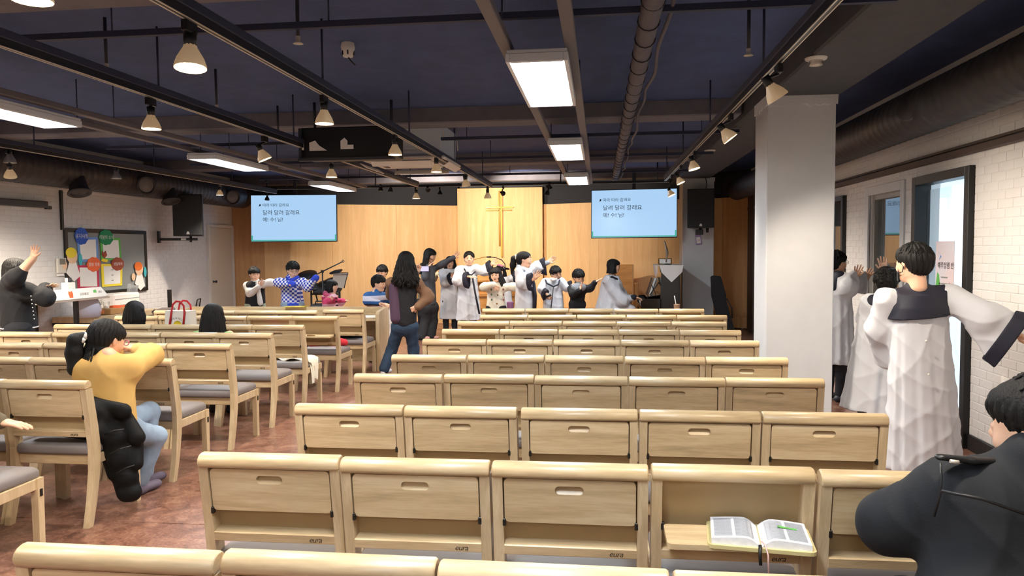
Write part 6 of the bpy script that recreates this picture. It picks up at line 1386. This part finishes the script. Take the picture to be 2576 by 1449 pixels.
# girl in yellow sweater leaning on the chair in front
P = Person('girl in a mustard yellow sweater leaning on the chair ahead', 4.32, (-3.2, 4.32, 0), head=(268, 856, .1), hs=1.1, face=16, pitch=-16, vox=.0085)
J = P.J; n_ = J(272, 897, .0); sh = [J(222, 922, -.02), J(322, 916, .02)]; hip = J(282, 1066, -.06); zt_ = .885
eR = J(384, 893, .35); wR = J(336, 877, .5); eL = J(232, 905, .3); wL = J(316, 876, .42)
P.hair('pony', seed=23, vox=.006); f = Field(); f.chain([P.H(-.045, -.12, .0), P.H(-.06, -.15, -.03), P.H(-.06, -.14, -.1), P.H(-.045, -.125, -.19), P.H(-.03, -.12, -.23)], [.03, .045, .05, .04, .015], k=.02); P.add('ponytail', f, M_HAIR, .007); P.part('hair_tie', MB().tube([P.H(-.05+.032*math.cos(a), -.128+.012*math.sin(a), -.012+.03*math.sin(a)) for a in np.linspace(0, 6.283, 12)], .014, 6), M_WSHIRT)
mb = MB(); R_ = random.Random(9)
for k in range(14): x = R_.uniform(-.06, .05); mb.tube([P.H(x, -.1, -.06), P.H(x*1.1+.02, -.12, -.13), P.H(x*1.2+.04, -.115, -.2-R_.random()*.05)], [.006, .006, .002], 5)
mb.obj('loose_strands', M_HAIR, P.t)['kind'] = 'stuff'
f = Field(); f.ell(P.H(0, -.055, -.06), (.075, .055, .07), k=.02); f.cap(P.H(.05, -.06, -.08), P.H(.03, -.085, -.15), .025, .01, k=.02); f.cap(P.H(-.0, -.09, -.08), P.H(.0, -.1, -.15), .03, .012, k=.02); P.add('nape_hair', f, M_HAIR, .007)
trunk(P, n_, hip); arms(P, sh, [(eL, wL), (eR, wR)]); P.hand(wL, wR-wL+X((.02, 0, -.02)), (0, 0, -1), 'flat', -1); P.hand(wR, (-1, .15, .05), (0, 0, -1), 'flat', 1)
top(P, fab('mustard yellow sweatshirt', 'd6ab62', bump=.15, bscale=14), sh, hip, [(eL, wL), (eR, wR)], (.165, .155), (.08, .068, .055), flat=.72, sleeve=.7, folds=.006, vox=.009)
L = [(hip+X((-.07, .05, -.05)), X((hip[0]-.06, .42, .5)), X((hip[0]-.06, .35, .1))), (hip+X((.07, .05, -.05)), J(392, 1098, .22), J(352, 1220, .18))]; L[1][2][2] = .1; L[0][2][2] = .1
legs(P, M_LJEAN, hip-(0, 0, .06), L, (.082, .066, .055), shoe=mat('grey lilac shoe', '6c6070', .7), vox=.01); P.part('eyeglass_rim', MB().tube([P.H(.035+.02*math.cos(a), .108, .003+.016*math.sin(a)) for a in np.linspace(0, 6.283, 12)], .003, 5), mat('pink plastic', 'd65a8f', .4)); P.finish()
# foreground child in black coat leaning on the row ahead
P = Person('child in a black coat with shoulder strap leaning forward', 2.06, (at(2500, 1300, Y=2.06)[0], 2.06, 0), head=(2622, 1078, .02), hs=1.18, face=-42, pitch=-6, vox=.006)
J = P.J; n_ = J(2600, 1175, -.02); sh = [J(2390, 1212, .0), J(2760, 1212, .0)]; hip = J(2540, 1640, -.12); hip[2] = .58; el = J(2240, 1318, .06); wr = J(2420, 1345, .24); er = J(2900, 1320, .06); wr2 = J(2720, 1350, .25)
P.hair('bowl', seed=24, locks=40, vox=.0045); trunk(P, n_, hip, (.06, .07)); arms(P, sh, [(el, wr), (er, wr2)]); P.hand(wr, (1, .1, -.1), (0, 0, -1), 'flat', -1); P.hand(wr2, (-1, .1, -.1), (0, 0, -1), 'flat', 1)
M_COAT = fab('black wool coat', '0f1218', var=.15, vscale=40, bump=.12, bscale=220)
f = Field(); c = (sh[0]+sh[1])/2; f.cap(c+X((-.02, -.01, -.15)), hip, .2, .27, k=.07, flat=.62, fd=(0, 1, 0)); f.cap(c+X((-.12, -.02, -.1)), c+X((.12, -.02, -.1)), .13, k=.07); f.cap(sh[0]-(0, 0, .035), sh[1]-(0, 0, .035), .085, k=.07); f.cap(c, n_-(0, 0, .0), .09, .075, k=.05); f.cap(n_-(0, 0, .05), n_+X((0, -.01, .035)), .075, .07, k=.03)
for s_, e_, w_ in ((sh[0], el, wr), (sh[1], er, wr2)): f.cap(s_-(0, 0, .03), e_, .08, .078, k=.05); f.cap(e_, w_, .078, .062, k=.05); m_ = lerp(s_, e_, .45); [f.ell(m_+X((.02*q, -.03, .05-.03*abs(q))), (.012, .05, .04), k=.02, sub=False) for q in (-2, 0, 2)]
f.half(hip-(0, 0, .1), (0, 0, -1)); coat = P.add('coat', f, M_COAT, .007)
g = Field(); g.chain([J(2368, 1150, -.07), J(2440, 1158, -.05), J(2530, 1160, -.02)], [.016, .018, .016], k=.01, flat=.5, fd=(0, 0, 1)); P.add('shoulder_strap', g, mat('black strap', '101013', .45), .004); P.part('strap_buckle', MB().tube([J(2390, 1160, -.1), J(2412, 1163, -.1)], .005, 6), M_COND)
tape(P, [J(2366, 1165, -.085), J(2368, 1200, -.1), J(2366, 1240, -.105), J(2350, 1300, -.1)], .003, M_BLACK, 'seam'); tape(P, [J(2368, 1235, -.125), J(2470, 1255, -.155), J(2576, 1292, -.165)], .004, M_BLACK, 'seam')
L = [(hip+X((s_*.08, .05, 0)), X((hip[0]+s_*.1, .26, .53)), X((hip[0]+s_*.1, .2, .1))) for s_ in (-1, 1)]; legs(P, M_TROU, hip, L, (.085, .065, .055), vox=.012); P.finish()
# person just outside the frame whose hand shows above the rear chair
place('w', 7, 3, -5.66+3.5*.542, 3.07-TOPB, False)
P = Person('seated person in olive sleeve, only the reaching hand in view', 3.45, (-3.77, 3.4, 0), hs=1.0, face=10, vox=.007); P.hc = X((0, .0, 1.2)); P.HR = basis(P.fw); P.body.append((HEADV@P.HR.T+P.hc, HEADF))
hw = at(14, 1062, Y=3.62)-P.o; n_ = X((0, 0, 1.06)); sh = [X((-.17, 0, .99)), X((.17, .02, .99))]; hip = X((0, -.02, .57)); ar = [(X((-.2, .1, .75)), X((-.12, .3, .7))), (X((.42, .08, .86)), hw-X((.07, 0, 0)))]
P.hair('short', seed=25, locks=20); trunk(P, n_, hip); arms(P, sh, ar); P.hand(hw-X((.02, 0, 0)), (1, .15, -.16), (0, 0, -1), 'flat', 1, .95); P.hand(ar[0][1], (.3, 1, -.1), (0, 0, -1), 'relax', -1)
top(P, fab('olive tweed', '6d6350', bump=.5), sh, hip, [ar[0], (ar[1][0], hw-X((.035, 0, 0)))], (.14, .14), (.062, .055, .042)); L = [(hip+X((s_*.08, .02, 0)), X((s_*.1, .36, .54)), X((s_*.1, .38, .1))) for s_ in (-1, 1)]; legs(P, M_TROU, hip, L, (.08, .06, .05)); P.finish()
# ------------------------------------------------------------------ things left on the chairs
def tray_of(key):
    c = CHAIRS[key]; return np.array(c.location)+np.array((0, float(bp(0, -.004, .114)[1]), float(bp(0, -.004, .114)[2])))
# open bible on the lowered tray of the second last row
q = tray_of(('p', 8, 3)); t = thing('open_bible', 'open bible with a ribbon in a clear cover on a lowered tray', 'book', (q[0]+.075, q[1]-.085, q[2]+.006), -.12)
M_PAGE = mat('printed bible page', 'e6e6ea', .7, var=.06, vscale=60); M_COVER = mat('yellowed clear cover', 'cbbd86', .35, coat=.4)
MB().prism(rrect(.33, .215, .02, 3), (0, 0, .0), (1, 0, 0), (0, 1, 0), (0, 0, .012)).obj('book_cover', M_COVER, t)
for sx in (-1, 1):
    def pg(u, v, sx=sx): return np.array((sx*(.002+.15*u), -.095+.19*v, .013+.026*math.sin(min(1, u*3.2)*math.pi/2)*(1-.35*u*u)))
    mb = MB().grid(pg, 12, 4)
    mb.grid(lambda u, v, sx=sx: np.array((sx*(.002+.15*u), -.095, .012+(pg(u, 0)[2]-.012)*v)), 12, 2); mb.grid(lambda u, v, sx=sx: np.array((sx*.152, -.095+.19*u, .012+(pg(1, 0)[2]-.012)*v)), 4, 2)
    pgo = mb.obj('page_block', M_PAGE, t); tx = MB()
    for c_ in (0, 1):
        for r_ in range(22):
            a, b_ = .12+.44*c_, .5+.44*c_; y = .075-.0072*r_
            for s_ in range(3):
                u0, u1 = a+(b_-a)*s_/3, a+(b_-a)*(s_+1)/3-.002; v = (y+.095)/.19; p0, p1 = pg(u0, v), pg(u1, v)
                tx.add([p0+(0, .0018, .0012), p1+(0, .0018, .0012), p1+(0, -.0018, .0012), p0+(0, -.0018, .0012)], [(0, 1, 2, 3)])
    o = tx.obj('text_lines', mat('faint print', 'a9acb4', .8), pgo); o['kind'] = 'stuff'
MB().box((.09, .02, .0385), (.06, .012, .001), R=roty(.12)).obj('highlight', COLS['green'], t)
mb = MB().tube([(.0, -.09, .03), (.01, -.11, .028), (.018, -.122, .0), (.02, -.125, -.07)], .003, 5); mb.obj('ribbon', mat('pale pink ribbon', 'e0b9b4', .6), t)
MB().tube([(-.004, -.1, .02), (-.006, -.118, .0), (-.004, -.12, -.035)], .006, 6).obj('zip_pull', M_BLACK, t)
# black padded coat hung over the mustard girl's chair
def cp(x, y, Y): return at(x, y, Y=Y)
f = Field()
Yc = 4.12
for (a, b_, r0, r1) in (((236, 1020), (262, 1050), .05, .07), ((262, 1048), (290, 1100), .075, .085), ((285, 1095), (305, 1150), .085, .085), ((300, 1140), (320, 1200), .08, .07), ((312, 1196), (318, 1238), .075, .06), ((318, 1200), (334, 1238), .06, .055), ((262, 1060), (272, 1130), .06, .06), ((272, 1130), (290, 1190), .055, .05), ((310, 1040), (345, 1100), .045, .05), ((340, 1100), (342, 1165), .05, .045), ((230, 1015), (310, 1035), .04, .05)):
    f.cap(cp(*a, Yc+.05), cp(*b_, Yc), r0, r1, k=.022, flat=.8, fd=(0, 1, 0))
c = CHAIRS[('w', 6, 4)]; f.cap((c.location[0]-.15, c.location[1]-.09, .56), (c.location[0]+.22, c.location[1]-.09, .53), .05, .06, k=.05); f.cap((c.location[0]+.1, c.location[1]-.05, .56), cp(240, 1040, Yc), .06, .06, k=.04)
o0 = cp(300, 1240, Yc); o0[2] = 0; V, F = f.mesh(.009); t = thing('padded_coat', 'black padded coat hanging from the mustard sweater girl\'s chair', 'coat', o0)
link('coat_shell', np_mesh('coat_shell', V-o0, F, mat('black quilted nylon', '08090b', .7, spec=.25, bump=.3, bscale=12)), t)
mb = MB()
for a, b_ in (((262, 1092), (312, 1080)), ((276, 1142), (330, 1122)), ((292, 1192), (338, 1170))): mb.tube([cp(*a, Yc-.075)-o0, cp((a[0]+b_[0])/2, (a[1]+b_[1])/2-3, Yc-.1)-o0, cp(*b_, Yc-.075)-o0], .004, 5)
mb.obj('quilt_seam', M_BLACK, t)
# white cloth over a seat edge
c = CHAIRS[('w', 2, 4)]; cx, cy = c.location[0], c.location[1]
t = thing('white_cloth', 'crumpled white cloth hanging over a chair seat edge by the aisle', 'cloth', (cx, cy, .48)); R_ = random.Random(2)
def clf(u, v):
    x = -.16+.42*u+.06*v*u; y = -.1+.2*v+.03*math.sin(u*9); z = .012+.014*math.sin(u*13+v*5)+.01*math.sin(v*9)
    if x > .25: z -= (x-.25)*4.2*(1-.4*abs(v-.5)); x = .262+.01*math.sin(v*8)
    return np.array((x, y, z))
MB().grid(clf, 28, 14).grid(lambda u, v: clf(u, v)-(.004*(u > .8), 0, .004), 28, 14).grid(lambda u, v: np.array((.2+.075*math.sin(u*1.57)+.012*math.sin(v*12), -.06+.16*v*(1-.6*u), .02-.26*u*u+.0*v)), 14, 8).obj('cloth_sheet', mat('ivory cotton', 'e2dcc8', .85, bump=.4, bscale=20), t)
# red and navy clothes on the front aisle seat
c = CHAIRS[('w', 0, 4)]; cx, cy = c.location[0], c.location[1]
for nm, lb, cc, pts in (('navy_jacket', 'folded navy jacket on the front aisle chair', '1b1f30', [(-.18, -.05, .03), (0, -.02, .05), (.16, .0, .02)]), ('red_jacket', 'rumpled red jacket on the chair behind the front row', 'c02634', [(-.16, .12, .02), (.0, .15, .03), (.13, .14, .04), (.2, .16, .03)])):
    yy = cy if nm[0] == 'n' else CHAIRS[('w', 1, 4)].location[1]; xx = cx if nm[0] == 'n' else CHAIRS[('w', 1, 4)].location[0]
    f = Field(); f.chain([np.array(p) for p in pts], [.05, .06, .05, .045][:len(pts)], k=.03); f.half((0, 0, .0), (0, 0, -1)); V, F = f.mesh(.011); t = thing(nm, lb, 'jacket', (xx, yy, .478)); link('jacket_body', np_mesh('jacket_body', V, F, fab(nm, cc)), t)
    f = Field(); f.chain([np.array(pts[0])+(0, -.06, .0), np.array(pts[1])+(0, -.08, .02), np.array(pts[1])+(.1, -.06, -.01)], [.035, .035, .03], k=.02); f.half((0, 0, 0), (0, 0, -1)); V, F = f.mesh(.01); link('sleeve', np_mesh('sleeve', V, F, fab(nm, cc)), t)
# tote bag standing on a chair of the second row
c = CHAIRS[('w', 2, 2)]; ty = c.location[1]+.12; tb = at(455, 815, Y=ty)
zs_ = .482; t = thing('tote_bag', 'white canvas tote bag with red handles and yellow sun print', 'bag', (tb[0], ty, zs_))
def tq(x, y): q = at(x, y, Y=ty); return (q[0]-tb[0], q[2]-zs_)
tp = tq(424, 781); tr = tq(487, 781); M_CANV = mat('white canvas', 'e4ded4', .85, bump=.3, bscale=200)
w_ = tr[0]-tp[0]; h_ = tp[1]
MB().prism([(-w_/2, 0), (w_/2, 0), (w_/2*1.04, h_*.6), (w_/2*.98, h_), (-w_/2*.98, h_), (-w_/2*1.04, h_*.6)], (0, -.06, 0), (1, 0, 0), (0, 0, 1), (0, .12, 0)).obj('bag_body', M_CANV, t)
M_REDH = mat('red webbing', 'b8222a', .7)
for yy in (-.068, .062):
    L_ = [tq(436, 815), tq(440, 785), tq(444, 765), tq(452, 757), tq(462, 758), tq(471, 768), tq(473, 785), tq(470, 815)]; MB().tube([(a, yy, b_) for a, b_ in L_], .012, 6, flat=.35, up=(0, 1, 0)).obj('handle', M_REDH, t)
ce_ = tq(455, 816); MB().lathe([(0, .0), (.045, .0), (.045, .003)], (ce_[0], -.063, ce_[1]), 20, R=rotx(math.pi/2)).obj('sun_print', COLS['yellow'], t)
for k, ch in enumerate('TOMEROCITY'):
    a = math.radians(165-150*k/9); me = text_mesh(ch, .028, m=M_INK); o = link('bag_lettering', me, t, (ce_[0]+.075*math.cos(a)-.008, -.064, ce_[1]+.062*math.sin(a))); o.rotation_euler = (0, -(a-math.pi/2), 0)
# pink pencil case on a lowered tray
q = tray_of(('w', 1, 3)); t = thing('pencil_case', 'pink zip pencil case on a lowered tray', 'pencil case', (q[0]+.02, q[1]-.07, q[2]+.04))
MB().box((0, 0, 0), (.2, .09, .075), ch=.02).obj('case_body', mat('pink fabric', 'd9639c', .7), t); MB().tube([(-.1, -.046, .01), (.1, -.046, .01)], .003, 5).obj('zip', M_DARK, t); MB().tube([(-.1, 0, .02), (-.14, -.02, .015), (-.13, -.03, -.02)], .004, 5).obj('strap', M_DARK, t)
# blue bottle cap shape on the last tray of the second pillar-side row
q = tray_of(('p', 1, 4)); t = thing('blue_funnel', 'small pale blue flared cup on a lowered tray', 'cup', (q[0]+.02, q[1]-.06, q[2]+.006)); MB().lathe([(.02, 0), (.022, .012), (.01, .03), (.012, .05), (.034, .085), (.03, .09), (0, .075)], n=16).obj('cup_body', mat('pale blue plastic', '7fa3c4', .35), t)
# folded dark bag on the first left row
q = CHAIRS[('w', 0, 0)]; p = at(420, 782, Y=q.location[1]+.25); f = Field(); f.chain([at(385, 784, Y=9.05), at(410, 780, Y=9.05), at(435, 778, Y=9.05)], [.02, .03, .03], k=.02); f.chain([at(395, 790, Y=9.1), at(430, 786, Y=9.1)], [.05, .05], k=.03); V, F = f.mesh(.009); b0 = np.array((p[0], 9.05, .48)); t = thing('grey_bag', 'flat grey brown bag lying over the first row chair back', 'bag', b0); link('bag_body', np_mesh('bag_body', V-b0, F, fab('grey brown cloth', '6e625c')), t); MB().tube([at(382, 786, Y=9.03)-b0, at(388, 779, Y=9.03)-b0, at(400, 781, Y=9.03)-b0], .006, 6).obj('strap', M_DARK, t)
